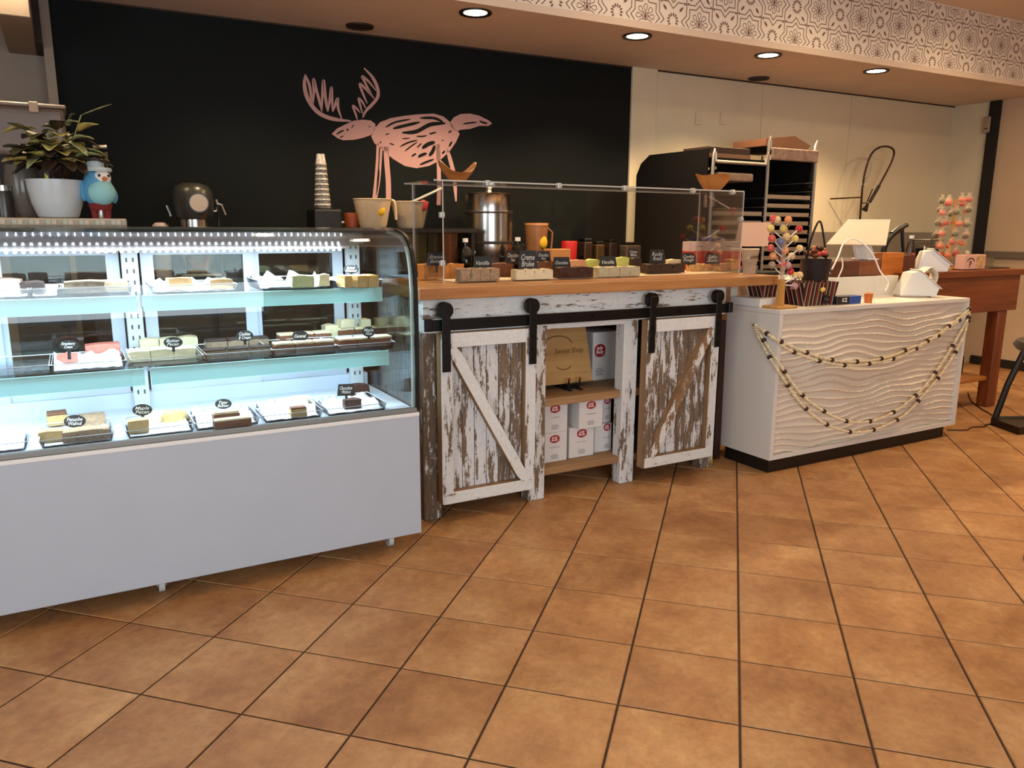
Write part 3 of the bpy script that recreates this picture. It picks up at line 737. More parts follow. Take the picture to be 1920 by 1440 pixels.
# middle shelf
shelf_tray(-40, 92, 3.60, Z2, .28, 'empty dark based tray at the left of the middle shelf', liner=False)
shelf_tray(100, 232, 3.585, Z2, .30, 'clear tray of pink fudge in white paper', crumple=.03)
fudge_px(108, 146, 679, 15, Z2 + .010, 'pink', 'small pink fudge piece at the front of the pink tray', 'pink fudge', .06)
fudge_px(160, 226, 666, 23, Z2 + .010, 'pink', 'large pink fudge slab at the back of the pink tray', 'pink fudge', .08)
sign_px(110, 143, 638, 657, Z2 + .035, 3.70, 'Strawberry\nCream', 'dark oval sign in the pink fudge tray')
shelf_tray(252, 376, 3.585, Z2, .30, 'clear tray of cream fudge blocks on the middle shelf', liner=False)
for r, (u0, u1, v) in enumerate([(240, 368, 671), (262, 372, 652)]):
    fudge_px(u0, u1, v, 20 if r == 0 else 22, Z2 + .006 + .0 * r, 'cream', 'cream fudge block in the ' + ('front' if r == 0 else 'back') + ' row of the middle shelf cream tray', 'cream fudge blocks', .07, None, 3)
sign_px(307, 340, 632, 652, Z2 + .045, 3.66, 'Butter\nPecan', 'black oval sign on the cream fudge blocks')
shelf_tray(392, 506, 3.59, Z2, .30, 'clear tray of dark layered fudge on the middle shelf', liner=False)
fudge_px(382, 510, 665, 14, Z2 + .006, 'greybrown', 'layered fudge with dark top in the front row of the middle shelf', 'dark layered fudge', .07, 'dark', 3)
fudge_px(386, 505, 650, 16, Z2 + .006, 'greybrown', 'layered fudge with dark top in the back row of the middle shelf', 'dark layered fudge back row', .07, 'dark', 3)
sign_px(443, 473, 619, 640, Z2 + .05, 3.69, 'Cookies\n& Cream', 'dark oval sign on the dark layered fudge')
shelf_tray(516, 625, 3.59, Z2, .29, 'clear tray of tan fudge with pale tops on the middle shelf', liner=False)
fudge_px(512, 628, 657, 17, Z2 + .006, 'brown', 'tan fudge with pale top in the front row of the middle shelf', 'pale topped tan fudge', .07, 'cream', 3)
fudge_px(520, 622, 641, 17, Z2 + .006, 'brown', 'tan fudge with pale top in the back row of the middle shelf', 'pale topped tan fudge back row', .07, 'cream', 3)
sign_px(548, 577, 620, 640, Z2 + .05, 3.66, 'Caramel', 'dark oval sign on the pale topped tan fudge')
shelf_tray(638, 735, 3.58, Z2, .29, 'clear tray of stacked cream and brown fudge at the right of the middle shelf', liner=False)
fudge_px(630, 736, 648, 16, Z2 + .006, 'brown', 'cream topped fudge in the front row at the right end', 'cream topped fudge at the right end', .08, 'cream', 3)
p_, w_ = fudge_px(628, 726, 630, 16, Z2 + .006, 'brown', 'cream topped fudge in the back row at the right end', 'cream topped fudge at the right end back row', .08, 'cream', 3)
zt = Z2 + .006 + 16 * ps(p_) * 1.25
fudge((p_.x - w_ * .62, p_.y + .01, Z2 + .006), .07, .07, .075, 'cream', 'tall cream fudge block leaning at the back left of the right end tray', 'tall cream blocks')
fudge((p_.x - w_ * .30, p_.y + .0, zt), .075, .06, .045, 'cream', 'cream fudge block stacked on the back row, left one', 'stacked cream blocks', rz=.15)
fudge((p_.x + w_ * .08, p_.y + .01, zt), .055, .05, .04, 'cream', 'cream fudge block stacked on the back row, middle one', 'stacked cream blocks')
fudge((p_.x + w_ * .40, p_.y + .0, zt), .065, .05, .04, 'caramel', 'caramel fudge block stacked on the back row, right one', 'stacked cream blocks')
sign_px(679, 703, 612, 632, Z2 + .05, 3.62, 'Maple\nNut', 'black oval sign at the right end of the middle shelf')
# deck
shelf_tray(-60, 46, 3.47, Z3, .26, 'empty white lined tray at the left of the case deck', crumple=.02)
shelf_tray(82, 208, 3.46, Z3, .27, 'clear tray of walnut fudge slabs on the case deck')
fudge_px(74, 121, 826, 20, Z3 + .008, 'caramel', 'caramel fudge block at the front left of the walnut tray', 'walnut tray fudge', .07)
fudge_px(119, 206, 822, 20, Z3 + .008, 'walnut', 'rough walnut slab at the front of the deck tray', 'walnut tray fudge', .08)
fudge_px(90, 128, 796, 20, Z3 + .008, 'caramel', 'dark topped caramel block at the back left of the walnut tray', 'walnut tray fudge', .07, 'brown')
fudge_px(150, 200, 798, 20, Z3 + .008, 'walnut', 'rough walnut slab at the back of the deck tray', 'walnut tray fudge', .09)
sign_px(120, 157, 778, 802, Z3 + .03, 3.62, 'Penuche\nWalnut', 'dark oval sign over the walnut slabs on the deck')
shelf_tray(244, 360, 3.46, Z3, .26, 'white lined tray with broken caramel pieces on the deck')
fudge_px(240, 280, 810, 25, Z3 + .008, 'caramel', 'caramel block at the front of the broken piece tray', 'broken caramel pieces', .05)
fudge_px(276, 312, 791, 20, Z3 + .008, 'cream', 'broken cream piece in the caramel piece tray', 'broken caramel pieces', .05, rz=.5)
fudge_px(308, 352, 788, 17, Z3 + .008, 'caramel', 'flat caramel piece at the back right of the caramel piece tray', 'broken caramel pieces', .06, rz=.2)
sign_px(248, 282, 758, 780, Z3 + .03, 3.56, 'Maple\nPecan', 'dark oval sign over the broken caramel pieces')
shelf_tray(372, 482, 3.46, Z3, .26, 'clear tray of two layered bars on the deck', crumple=.03)
fudge_px(400, 472, 797, 13, Z3 + .008, 'brown', 'lower layered chocolate bar on the deck', 'layered bars', .05, 'cream')
p_, w_ = fit(402, 455, 797, Z3 + .008, .05)
fudge((p_.x, p_.y + .056, Z3 + .008), w_, .05, .045, 'brown', 'taller layered chocolate bar behind the lower one on the deck', 'layered bars', 'cream')
sign_px(404, 433, 757, 776, Z3 + .05, 3.60, 'Tiger\nButter', 'dark oval sign tipped on the layered bars')
shelf_tray(500, 600, 3.46, Z3, .26, 'clear tray with one caramel piece and pale shavings', crumple=.035)
fudge_px(542, 576, 780, 15, Z3 + .008, 'caramel', 'single caramel piece in the nearly empty deck tray', 'last pieces in the deck tray', .045, 'brown')
fudge_px(515, 585, 757, 14, Z3 + .008, 'cream', 'pale flat fudge piece at the back of the nearly empty tray', 'last pieces in the deck tray', .05, rz=.25)
shelf_tray(618, 720, 3.46, Z3, .26, 'clear tray of chocolate fudge at the right of the deck', crumple=.025)
fudge_px(642, 678, 764, 17, Z3 + .008, 'choc', 'chocolate fudge block at the front of the rightmost deck tray', 'chocolate fudge on the deck', .045)
fudge_px(655, 694, 740, 20, Z3 + .008, 'choc', 'chocolate fudge block at the back of the rightmost deck tray', 'chocolate fudge on the deck', .06, rz=.2)
sign_px(633, 664, 720, 742, Z3 + .05, 3.56, 'Chocolate\nWalnut', 'dark square sign on the chocolate fudge on the deck', shape='card')

# ================================================================== BARN DOOR CABINET
cab = thing('barn_door_cabinet', 'weathered white cabinet with two sliding barn doors and open shelves', 'cabinet', (2.62, 3.95, 0))
CY0, CY1 = 3.745, 4.40
for i, (x0, x1, m) in enumerate([(1.563, 1.668, CHIPD), (2.225, 2.335, CHIPZ), (2.893, 3.0, CHIPZ), (3.573, 3.675, CHIPZ)]):
    ob('post', bx(nb(), x0, x1, CY0, CY0 + .09, 0, 1.045, .006), m, cab)
    ob('rear_post', bx(nb(), x0, x1, CY1 - .08, CY1, 0, 1.225, .004), RAWWOODZ, cab)
ob('header_board', bx(nb(), 1.563, 3.70, CY0 - .012, CY0 + .05, 1.045, 1.222, .004), CHIPX, cab)
ob('header_ledge', bx(nb(), 1.563, 3.69, CY0 - .026, CY0 - .012, 1.045, 1.115, .003), CHIPW, cab)
ob('apron', bx(nb(), 2.335, 2.893, CY0 - .004, CY0 + .05, 1.02, 1.05, .003), CHIPX, cab)
for z0, z1 in ((.135, .178), (.558, .605)):
    ob('shelf_board', bx(nb(), 1.60, 3.66, CY0 + .02, CY1 - .04, z0, z1, .004), RAWWOOD, cab)
for x in (1.575, 3.645):
    ob('side_panel', bx(nb(), x, x + .02, CY0 + .09, CY1 - .08, .10, 1.22), CHIPZ, cab)
for k in range(6):
    x0 = 1.60 + k * .345
    ob('back_plank', bx(nb(), x0, x0 + .34, CY1 - .04, CY1 - .02, .10, 1.22), M('dark_back_plank', C(96, 76, 58), .8, var=.2, scale=12), cab)
# sliding rail
rl = ob('rail', bx(nb(), 1.555, 3.70, 3.682, 3.69, 1.058, 1.118, .002), BLACKM, cab)
for x in (1.575, 3.685): ob('rail_stop', bx(nb(), x - .018, x + .018, 3.664, 3.70, 1.06, 1.125, .004), BLACKM, rl)
for x in (1.93, 2.62, 3.28): ob('standoff', cyl(nb(), (x, 3.676, 1.088), .014, .06, 12, axis='y'), BLACKM, rl)
def bare_sides(o):
    """front faces keep the paint, the sawn sides show bare wood"""
    o.data.materials.append(RAWWOODZ)
    for p in o.data.polygons:
        if p.normal.y > -.6: p.material_index = 1
    return o
def barn_door(x0, x1, mirror):
    z0, z1 = .110, 1.046; yb, yf = 3.722, 3.655
    d = ob('door', bx(nb(), x0 + .01, x1 - .01, yb - .004, yb + .006, z0 + .01, z1 - .01), RAWWOODZ, cab)
    w = .066; xi0, xi1 = x0 + w, x1 - w
    n = 6; pw = (xi1 - xi0) / n
    for k in range(n):
        ob('plank', bx(nb(), xi0 + k * pw + .002, xi0 + (k + 1) * pw - .002, yb - .022, yb - .004, z0 + w, z1 - w, .002), CHIPZ2, d)
    for xs in (x0, xi1):
        bare_sides(ob('stile', bx(nb(), xs, xs + w, yf, yb - .004, z0, z1, .003), CHIPZ, d))
    bare_sides(ob('top_rail', bx(nb(), x0 + w, x1 - w, yf, yb - .004, z1 - w - .01, z1, .003), CHIPW, d))
    bare_sides(ob('bottom_rail', bx(nb(), x0 + .012, x1 - .012, yf - .002, yb - .004, z0, z0 + w, .003), CHIPX, d))
    # diagonal brace
    a = Vector((xi0, z1 - w - .01)); c = Vector((xi1, z0 + w))
    if mirror: a, c = Vector((xi1, z1 - w - .01)), Vector((xi0, z0 + w))
    dv = (c - a).normalized(); pn = Vector((-dv.y, dv.x)) * .030
    poly = [a + pn * .6, a - pn * .6, a - pn + dv * .05, c - pn - dv * .05, c - pn * .6, c + pn * .6, c + pn - dv * .05, a + pn + dv * .05]
    bare_sides(ob('brace', prism(nb(), [(p.x, p.y) for p in poly], 'y', yf - .002, yb - .022), chipped('brace_paint_' + str(mirror), C(230, 230, 226), C(158, 128, 98), C(132, 108, 86), 'z', .66 if not mirror else .46, 3), d))
    for xs in ((x0 + .0, x1 - .055)):
        st = ob('hanger_strap', bx(nb(), xs + .004, xs + .052, yf - .012, yf - .003, .845, 1.19, .003), BLACKM, d)
        for zb in (.87, .93, 1.0): ob('bolt', cyl(nb(), (xs + .028, yf - .018, zb), .008, .007, 10, axis='y'), BLACKM, d)
        ob('roller', cyl(nb(), (xs + .028, yf - .006, 1.168), .043, .032, 28, axis='y'), BLACKM, d)
barn_door(1.632, 2.212, False)
barn_door(3.000, 3.590, True)
top = single('countertop', bx(nb(), 1.515, 4.10, 3.66, 4.47, 1.225, 1.287, .007, 2), BUTCHER, 'thick honey coloured wooden countertop on the barn door cabinet', 'countertop')

# things in the cabinet
CARD = M('white_carton', C(226, 222, 218), .7); RED = M('logo_red', C(176, 30, 44), .6); INKG = M('carton_grey_print', C(150, 148, 148), .7); LOGW = M('logo_white', C(244, 238, 230), .6)
def carton(x, y, z, wd, d, h, label, rz=0, line='CINNAMON', logo=(.5, .78)):
    t = thing('carton', label, 'box', (x, y, z), rz, 'white candy cartons on the cabinet shelves')
    ob('box', bx(nb(), 0, wd, 0, d, 0, h, .002), CARD, t, False, True)
    ob('lid_seam', bx(nb(), .002, wd - .002, d / 2 - .002, d / 2 + .002, h, h + .0008), INKG, t, False, True)
    cx, cz = wd * logo[0], h * logo[1]; rx, rz_ = wd * .19, h * .135
    lg = ob('logo_oval', prism(nb(), [(cx + rx * math.cos(k * PI / 12) * (1 + .12 * abs(math.sin(k * PI / 6))), cz + rz_ * math.sin(k * PI / 12)) for k in range(24)], 'y', -.0012, .0), RED, t, False, True)
    ob('logo_lettering', text_bm('Jelly\nBelly', (cx, -.0018, cz), (1, 0, 0), (0, 0, 1), rx * 1.45, rz_ * 1.35, .2, .02), LOGW, lg, False, True)
    ob('flavour_line', text_bm(line, (cx, -.001, h * .50), (1, 0, 0), (0, 0, 1), wd * .40, h * .035), M('carton_dark_print', C(86, 80, 80), .7), t, False, True)
    b = nb()
    for k in range(5):
        ww = wd * (.22 + .06 * (k % 3)); zz = h * (.24 - .033 * k); bx(b, cx - ww / 2, cx + ww / 2, -.001, 0, zz, zz + h * .012)
    pr = ob('small_print', b, INKG, t, False, True); pr['kind'] = 'stuff'
    return t
ZS1, ZS2 = .179, .606
carton(2.385, 3.86, ZS1, .18, .26, .185, 'white candy carton at the lower left of the open shelf', line='LICORICE')
carton(2.59, 3.87, ZS1, .185, .26, .195, 'white candy carton in the middle of the bottom row', line='JUICY PEAR')
carton(2.80, 3.90, ZS1, .135, .26, .185, 'white candy carton at the lower right behind the post', line='LEMON', logo=(.72, .86))
carton(2.385, 3.86, ZS1 + .186, .18, .26, .19, 'white candy carton in the top left of the stacked cartons', line='CHERRY')
carton(2.625, 3.82, ZS1 + .196, .175, .24, .18, 'white candy carton turned forward on top of the middle stack', rz=.0, line='CINNAMON', logo=(.5, .80))
carton(2.815, 3.92, ZS1 + .186, .125, .24, .18, 'white candy carton at the top right of the stack behind the post', line='GRAPE', logo=(.75, .8))
carton(2.905, 4.09, ZS2, .22, .22, .32, 'tall white candy carton standing on the upper cabinet shelf', rz=0, line='ASSORTED', logo=(.26, .62))
# carved wooden sign on a black easel
sg = thing('wooden_sign', 'pale wooden board with engraved lettering on the upper cabinet shelf', 'sign', (2.47, 3.95, ZS2 + .035))
PLYW = wood('pale_engraved_wood', C(178, 140, 88), C(196, 158, 104), C(208, 172, 120), 'x', .6)
tl = Matrix.Translation((0, 0, 0)) @ Matrix.Rotation(-.28, 4, 'X')
b = bx(nb(), -.19, .345, 0, .018, 0, .37, .003); bmesh.ops.transform(b, matrix=tl, verts=b.verts); ob('board', b, PLYW, sg, False, True)
BURN = M('burnt_engraving', C(122, 86, 44), .8)
b = text_bm('Fudge      Sweet Shop', (.10, -.0015, .20), (1, 0, 0), (0, 0, 1), .40, .042, .3, .0); bmesh.ops.transform(b, matrix=tl, verts=b.verts); ob('lettering', b, BURN, sg, False, True)
b = nb()
put_s = lambda k: (k.x, -.0015, k.y)
ribbon(b, [Vector((.12 + .10 * math.cos(a), .25 + .05 * math.sin(a))) for a in [k * PI / 14 for k in range(15)]], .006, put_s)
ribbon(b, [Vector((.14 + .05 * math.cos(a), .11 - .022 * math.sin(a))) for a in [k * PI / 10 for k in range(11)]], .005, put_s)
bmesh.ops.transform(b, matrix=tl, verts=b.verts); ob('arch_engraving', b, BURN, sg, False, True)
es = thing('display_easel', 'small black easel holding the wooden board', 'easel', (2.55, 3.95, ZS2))
b = nb()
for s in (.045, .125):
    tube(b, [(2.55 + s, 4.08, ZS2 + .006), (2.55 + s, 3.87, ZS2 + .006)], .006, 6); tube(b, [(2.55 + s, 3.905, ZS2 + .005), (2.55 + s, 3.90, ZS2 + .045), (2.55 + s, 3.895, ZS2 + .07)], .006, 6); tube(b, [(2.55 + s, 3.97, ZS2 + .006), (2.55 + s, 4.12, ZS2 + .25)], .005, 6)
tube(b, [(2.58, 3.94, ZS2 + .008), (2.69, 3.94, ZS2 + .008)], .006, 6); bx(b, 2.595, 2.68, 3.928, 3.938, ZS2 + .005, ZS2 + .034)
ob('easel_frame', b, BLACKP, es)
ob('tip', sph(nb(), (2.595, 3.895, ZS2 + .072), .009, 10, 6), M('copper_tip', C(140, 76, 40), .5), es); ob('tip', sph(nb(), (2.675, 3.895, ZS2 + .072), .009, 10, 6), MATS['copper_tip'], es)

# boards leaning beside the cabinet, floor cone sign
lb = thing('leaning_board', 'dark brown framed board leaning between cabinet and white desk', 'board', (3.80, 3.9, 0))
b = nb(); prism(b, [(3.745, 0), (3.80, 0), (3.80, .98), (3.745, 1.0)], 'y', 3.90, 4.35); ob('board_face', b, M('tan_board', C(150, 116, 70), .7), lb)
b = nb(); prism(b, [(3.80, 0), (3.86, 0), (3.845, .98), (3.80, .98)], 'y', 3.86, 3.90); ob('frame_edge', b, M('dark_frame', C(66, 30, 16), .6, var=.2, scale=9), lb)
b = nb(); prism(b, [(3.690, 0), (3.735, 0), (3.70, .50), (3.690, .50)], 'y', 3.80, 4.2)
single('yellow_floor_sign', b, M('caution_yellow', C(226, 190, 40), .5), 'folded yellow floor sign tucked behind the right cabinet post', 'floor sign')

# ================================================================== SNEEZE GUARD
GX0, GX1, GY0, GY1, GZ0, GZ1 = 1.775, 4.005, 3.93, 4.36, 1.288, 1.835
sgd = thing('sneeze_guard', 'clear acrylic sneeze guard standing on the wooden countertop', 'sneeze guard', (2.89, 3.93, GZ0))
def pane(name, x0, x1, y0, y1, z0, z1): return ob(name, bx(nb(), x0, x1, y0, y1, z0, z1), PLEXI, sgd)
fr = pane('front_pane', GX0, GX1, GY0, GY0 + .006, GZ0, GZ1)
lf = pane('end_pane', GX0, GX0 + .006, GY0 + .007, GY1, GZ0, GZ1 - .004)
rt = pane('end_pane', GX1 - .006, GX1, GY0 + .007, GY1, GZ0, GZ1 - .004)
tp = pane('top_pane', GX0 - .05, GX1, GY0, GY1, GZ1, GZ1 + .006)
e = .0035
for x in (GX0, GX1): ob('edge', bx(nb(), x - .001, x + .004, GY0 - .001, GY0 + .004, GZ0, GZ1), PLEXE, fr)
ob('edge', bx(nb(), GX0 - .05, GX1, GY0 - .002, GY0 + .003, GZ1 - .001, GZ1 + .007), PLEXE, tp)
ob('edge', bx(nb(), GX0 - .05, GX1, GY1 - .003, GY1, GZ1 - .001, GZ1 + .007), PLEXE, tp)
ob('edge', bx(nb(), GX0 - .001, GX0 + .005, GY1 - .003, GY1, GZ0, GZ1), PLEXE, lf); ob('edge', bx(nb(), GX1 - .005, GX1, GY1 - .003, GY1, GZ0, GZ1), PLEXE, rt)
def clip_at(x, y, z):
    b = nb(); bx(b, x - .014, x + .014, y - .012, y + .018, z - .02, z + .012, .006, 2); cyl(b, (x, y - .02, z - .004), .009, .01, 12, axis='y')
    ob('clip', b, M('clear_clip', C(206, 204, 198), .2, spec=.8), sgd)
for x in (2.05, 2.52, 3.0, 3.55, 3.9): clip_at(x, GY0, GZ1)
clip_at(GX0, GY0 + .01, 1.66); clip_at(GX0, GY0 + .01, 1.40); clip_at(GX1 - .005, GY0 + .01, 1.66)

# ------------------------------------------------------------------ fudge on the counter
ZC = 1.2875
pt = nb()
bx(pt, 1.85, 2.30, 3.955, 4.33, ZC, ZC + .006, .002); 
single('parchment_sheet', pt, M('parchment', C(236, 214, 184), .7), 'cream parchment sheet under the orange and tan fudge on the counter', 'paper', 'parchment sheets on the counter')
single('parchment_sheet', bx(nb(), 2.32, 2.98, 3.955, 4.33, ZC, ZC + .006, .002), MATS['parchment'], 'cream parchment sheet under the cream and chocolate fudge', 'paper', 'parchment sheets on the counter')
single('parchment_sheet', bx(nb(), 3.0, 3.96, 3.955, 4.33, ZC, ZC + .006, .002), MATS['parchment'], 'cream parchment sheet under the right half of the counter fudge', 'paper', 'parchment sheets on the counter')
zf = ZC + .0065
fudge_px(786, 870, 514, 20, zf, 'orange', 'orange peanut butter fudge block at the left end of the counter', 'orange fudge on the counter', .07, None, 3, ymax=4.20)
fudge_px(855, 937, 526, 24, zf, 'walnut', 'tan marbled fudge block at the front left of the counter', 'tan marbled fudge', .075, None, 4, ymax=4.20)
fudge_px(958, 1036, 523, 19, zf, 'cream', 'cream fudge block in the front row of the counter', 'cream counter fudge', .07, None, 4, ymax=4.20)
fudge_px(1037, 1112, 520, 20, zf, 'choc', 'smooth chocolate fudge block in the front row of the counter', 'chocolate counter fudge', .08, None, 2, ymax=4.12)
fudge_px(1112, 1200, 517, 18, zf, 'cream', 'pale vanilla fudge block right of the chocolate ones', 'vanilla counter fudge', .07, None, 4, ymax=4.20)
fudge_px(1203, 1284, 511, 17, zf + .004, 'rocky', 'lumpy dark rocky road fudge slab on the counter', 'rocky road slabs', .07, None, 3, ymax=4.20)
fudge_px(1287, 1342, 508, 14, zf, 'nutty', 'nutty golden fudge block near the right end of the counter', 'nutty golden fudge', .06, None, 2, ymax=4.20)
fudge_px(1340, 1364, 507, 13, zf, 'rose', 'rosy fudge block near the right end of the counter', 'rosy fudge', .05, ymax=4.20)
fudge_px(1360, 1385, 504, 18, zf, 'amber', 'amber fudge block at the right end of the counter', 'amber fudge', .05, rz=.3, ymax=4.20)
fudge_px(920, 962, 507, 14, zf, 'brown', 'low brown fudge bar in the back row behind the tan blocks', 'brown back row fudge', .05, None, 1, ymax=4.20)
fudge_px(1002, 1040, 502, 12, zf, 'brown', 'brown fudge bar in the back row behind the cream blocks', 'brown back row fudge 2', .04, None, 2, ymax=4.20)
fudge_px(1066, 1098, 500, 13, zf, 'rose', 'pale nut topped fudge block in the back row', 'nut topped back row fudge', .04, ymax=4.20)
fudge_px(1095, 1126, 499, 13, zf, 'lime', 'pale green fudge block in the back row', 'green back row fudge', .04, ymax=4.20)
fudge_px(1155, 1180, 496, 14, zf, 'lime', 'lime and cream fudge block in the back row right of the black sign', 'green back row fudge 2', .04, ymax=4.20)
fudge_px(1180, 1203, 497, 14, zf, 'rocky', 'small dark fudge block in the back row', 'dark back row fudge', .04, ymax=4.20)
fudge_px(1248, 1278, 496, 10, zf, 'cream', 'pale yellow fudge block in the back row near the red boxes', 'yellow back row fudge', .04, ymax=4.20)
for (u0, u1, v0, v1, y, txt, lab, kw) in [
    (801, 836, 473, 498, 4.10, 'Peanut\nButter', 'dark purple card sign reading Peanut Butter', dict(shape='card', mat=M('purple_card', C(56, 44, 56), .6))),
    (888, 922, 481, 505, 4.02, 'Vanilla', 'black card sign on the tan marbled fudge', dict(shape='card')),
    (948, 977, 470, 496, 4.22, 'Chocolate\nNut', 'brown card sign behind the parchment gap', dict(shape='card', mat=SIGNBR)),
    (973, 1008, 470, 507, 4.05, 'Creme\nBrulee', 'tall black card sign on the cream fudge', dict(shape='card')),
    (1006, 1033, 471, 492, 4.26, 'Chocolate\nMint', 'black card sign in the back row behind the cream fudge', dict(shape='card')),
    (1037, 1070, 482, 503, 4.06, 'Chocolate', 'black card sign on the smooth chocolate fudge', dict(shape='card')),
    (1124, 1157, 481, 503, 4.08, 'Vanilla', 'black card sign on the pale vanilla fudge', dict(shape='card')),
    (1179, 1199, 466, 484, 4.28, 'Oreo\nMint', 'small brown card sign in the back row', dict(shape='card', mat=SIGNBR)),
    (1219, 1249, 468, 493, 4.12, 'Rocky\nRoad', 'black card sign on the rocky road slabs', dict(shape='card')),
    (1277, 1307, 474, 496, 4.14, 'Cookie\nDough', 'black rounded sign left of the other rounded sign', dict(shape='round')),
    (1322, 1352, 474, 495, 4.16, 'Sea\nSalt', 'black rounded sign nearest the clear cup', dict(shape='round'))]:
    sign_px(u0, u1, v0, v1, zf + .042, y, txt, lab, **kw)

# ================================================================== WHITE DESK
DX0, DX1, DY0, DY1, DZ0, DZ1 = 3.885, 5.935, 3.44, 3.90, .092, 1.085
desk = thing('reception_desk', 'white checkout desk with rippled wave panel front and black plinth', 'desk', (4.91, 3.67, 0))
DW = M('desk_white', C(226, 222, 216), .45)
b = nb(); t = .032
bx(b, DX0, DX1, DY0 + .03, DY1, DZ0, DZ1 - .03); ob('body', b, DW, desk)
ob('desk_top', bx(nb(), DX0, DX1, DY0, DY1, DZ1 - .03, DZ1, .004, 2), DW, desk)
b = nb(); bx(b, DX0, DX0 + t, DY0, DY0 + .03, DZ0, DZ1 - .03); bx(b, DX1 - t, DX1, DY0, DY0 + .03, DZ0, DZ1 - .03); bx(b, DX0 + t, DX1 - t, DY0, DY0 + .03, DZ0, DZ0 + .03)
ob('front_frame', b, DW, desk)
ob('plinth', bx(nb(), 3.905, 5.83, 3.465, 3.86, 0, DZ0), M('black_plinth', C(30, 22, 18), .5), desk)
b = nb(); nx, nz = 150, 190; vs = []
for j in range(nz + 1):
    row = []
    for i in range(nx + 1):
        x = DX0 + t + (DX1 - DX0 - 2 * t) * i / nx; z = DZ0 + .03 + (DZ1 - .06 - DZ0) * j / nz
        ph = z / .044 + .42 * math.sin(4.1 * x + 1.7 * math.sin(5.3 * z)) + .28 * math.sin(7.7 * x - 9 * z + 1.1) + .16 * math.sin(13 * x + 17 * z)
        fr_ = ph - math.floor(ph); amp = .65 + .35 * math.sin(3.1 * x + 11 * z)
        hgt = amp * (1 - abs(2 * fr_ - 1)) ** 2.9
        row.append(b.verts.new((x, DY0 + .027 - .025 * hgt, z)))
    vs.append(row)
for j in range(nz):
    for i in range(nx): b.faces.new((vs[j][i], vs[j][i + 1], vs[j + 1][i + 1], vs[j + 1][i]))
ob('wave_panel', b, M('wave_panel_white', C(228, 218, 204), .5), desk, True)
ob('rear_ledge', bx(nb(), 4.25, 5.72, DY1 + .002, DY1 + .42, .5, 1.235, .004), DW, desk)
# bead garlands
BEAD = M('ivory_beads', C(238, 224, 190), .5); DBEAD = M('dark_wood_beads', C(72, 46, 32), .6)
def garland(paths, label, every):
    ph_ = 0
    g = thing('bead_garland', label, 'garland', paths[0][0], group='bead garlands on the desk front')
    for path in paths:
        pts = smooth_pts(path, 14); cord = nb(); tube(cord, pts, .0025, 5); ob('cord', cord, BEAD, g)
        # arc length sampling
        L = [0]
        for a, c in zip(pts, pts[1:]): L.append(L[-1] + (c - a).length)
        small = nb(); s = 0; k = 0; nd = 0; gi = 0
        while s < L[-1]:
            while gi < len(pts) - 2 and L[gi + 1] <= s: gi += 1
            i = gi
            p = pts[i] + (pts[i + 1] - pts[i]) * ((s - L[i]) / max(1e-6, L[i + 1] - L[i]))
            if (k + ph_) % every == every - 1:
                o = ob('dark_bead', sph(nb(), p, .0165, 10, 7), DBEAD, g, True); nd += 1
            else: sph(small, p, .0085 if k % 5 else .012, 6, 5)
            k += 1; s += .0175
        so = ob('ivory_beads', small, BEAD, g, True); so['kind'] = 'stuff'; ph_ += every // 2
    return g
YG = DY0 - .014; XS = DX0 - .012
def gp(lst, first=None, last=None):
    out = [Vector(first)] if first else []
    out += [PY(1340 + u * .2708, 540 + v * .2708, YG) for u, v in lst]
    if last: out.append(Vector(last))
    return out
hookL = PX(1340 + 275 * .2708, 540 + 255 * .2708, XS); hookR = Vector((DX1 + .012, DY0 + .02, .985))
def side(u, v): return PX(1340 + u * .2708, 540 + v * .2708, XS)
garland([[hookL, side(330, 290), side(420, 350)] + gp([(470, 375), (660, 455), (860, 505), (1050, 505), (1230, 470), (1340, 420), (1470, 370), (1620, 265), (1760, 150)], None, hookR),
         [hookL, side(340, 300), side(425, 362)] + gp([(510, 425), (705, 500), (905, 535), (1100, 520), (1290, 472), (1460, 382), (1570, 315), (1690, 225), (1762, 165)], None, hookR)],
        'upper double strand bead garland swagged across the desk front', 15)
garland([[hookL, side(305, 340), side(380, 480), side(430, 560)] + gp([(460, 605), (595, 795), (750, 930), (930, 995), (1105, 980), (1300, 890), (1430, 760), (1580, 580), (1705, 375), (1762, 200)], None, hookR),
         [hookL + Vector((0, -.01, 0)), side(320, 330), side(400, 450)] + gp([(455, 535), (595, 730), (760, 855), (930, 925), (1110, 915), (1285, 830), (1450, 685), (1590, 495), (1715, 285), (1764, 190)], None, hookR)],
        'lower deep double strand bead garland hanging on the desk front', 15)

# ------------------------------------------------------------------ right hand table
TX0, TX1, TY0, TY1, TZ = 5.76, 7.46, 3.865, 4.60, 1.252
tab = thing('work_table', 'tall reddish wooden work table behind the desk', 'table', (6.6, 4.2, 0))
for k in range(5):
    y0 = TY0 + k * (TY1 - TY0) / 5
    ob('top_board', bx(nb(), TX0, TX1, y0 + .0008, y0 + (TY1 - TY0) / 5 - .0008, TZ - .055, TZ, .004), REDWOOD, tab)
ob('apron', bx(nb(), TX0 + .02, TX1 - .02, TY0 + .02, TY0 + .05, .885, TZ - .056, .003), REDWOOD, tab)
ob('apron', bx(nb(), TX0 + .02, TX1 - .02, TY1 - .05, TY1 - .02, .885, TZ - .056, .003), REDWOOD, tab)
ob('apron', bx(nb(), TX1 - .05, TX1 - .021, TY0 + .051, TY1 - .051, .885, TZ - .056, .003), REDWOOD, tab)
for x in (TX0 + .03, 7.18):
    for y in (TY0 + .03, TY1 - .14): ob('leg', bx(nb(), x, x + .14, y, y + .10, 0, .884, .005), REDWOODZ, tab)
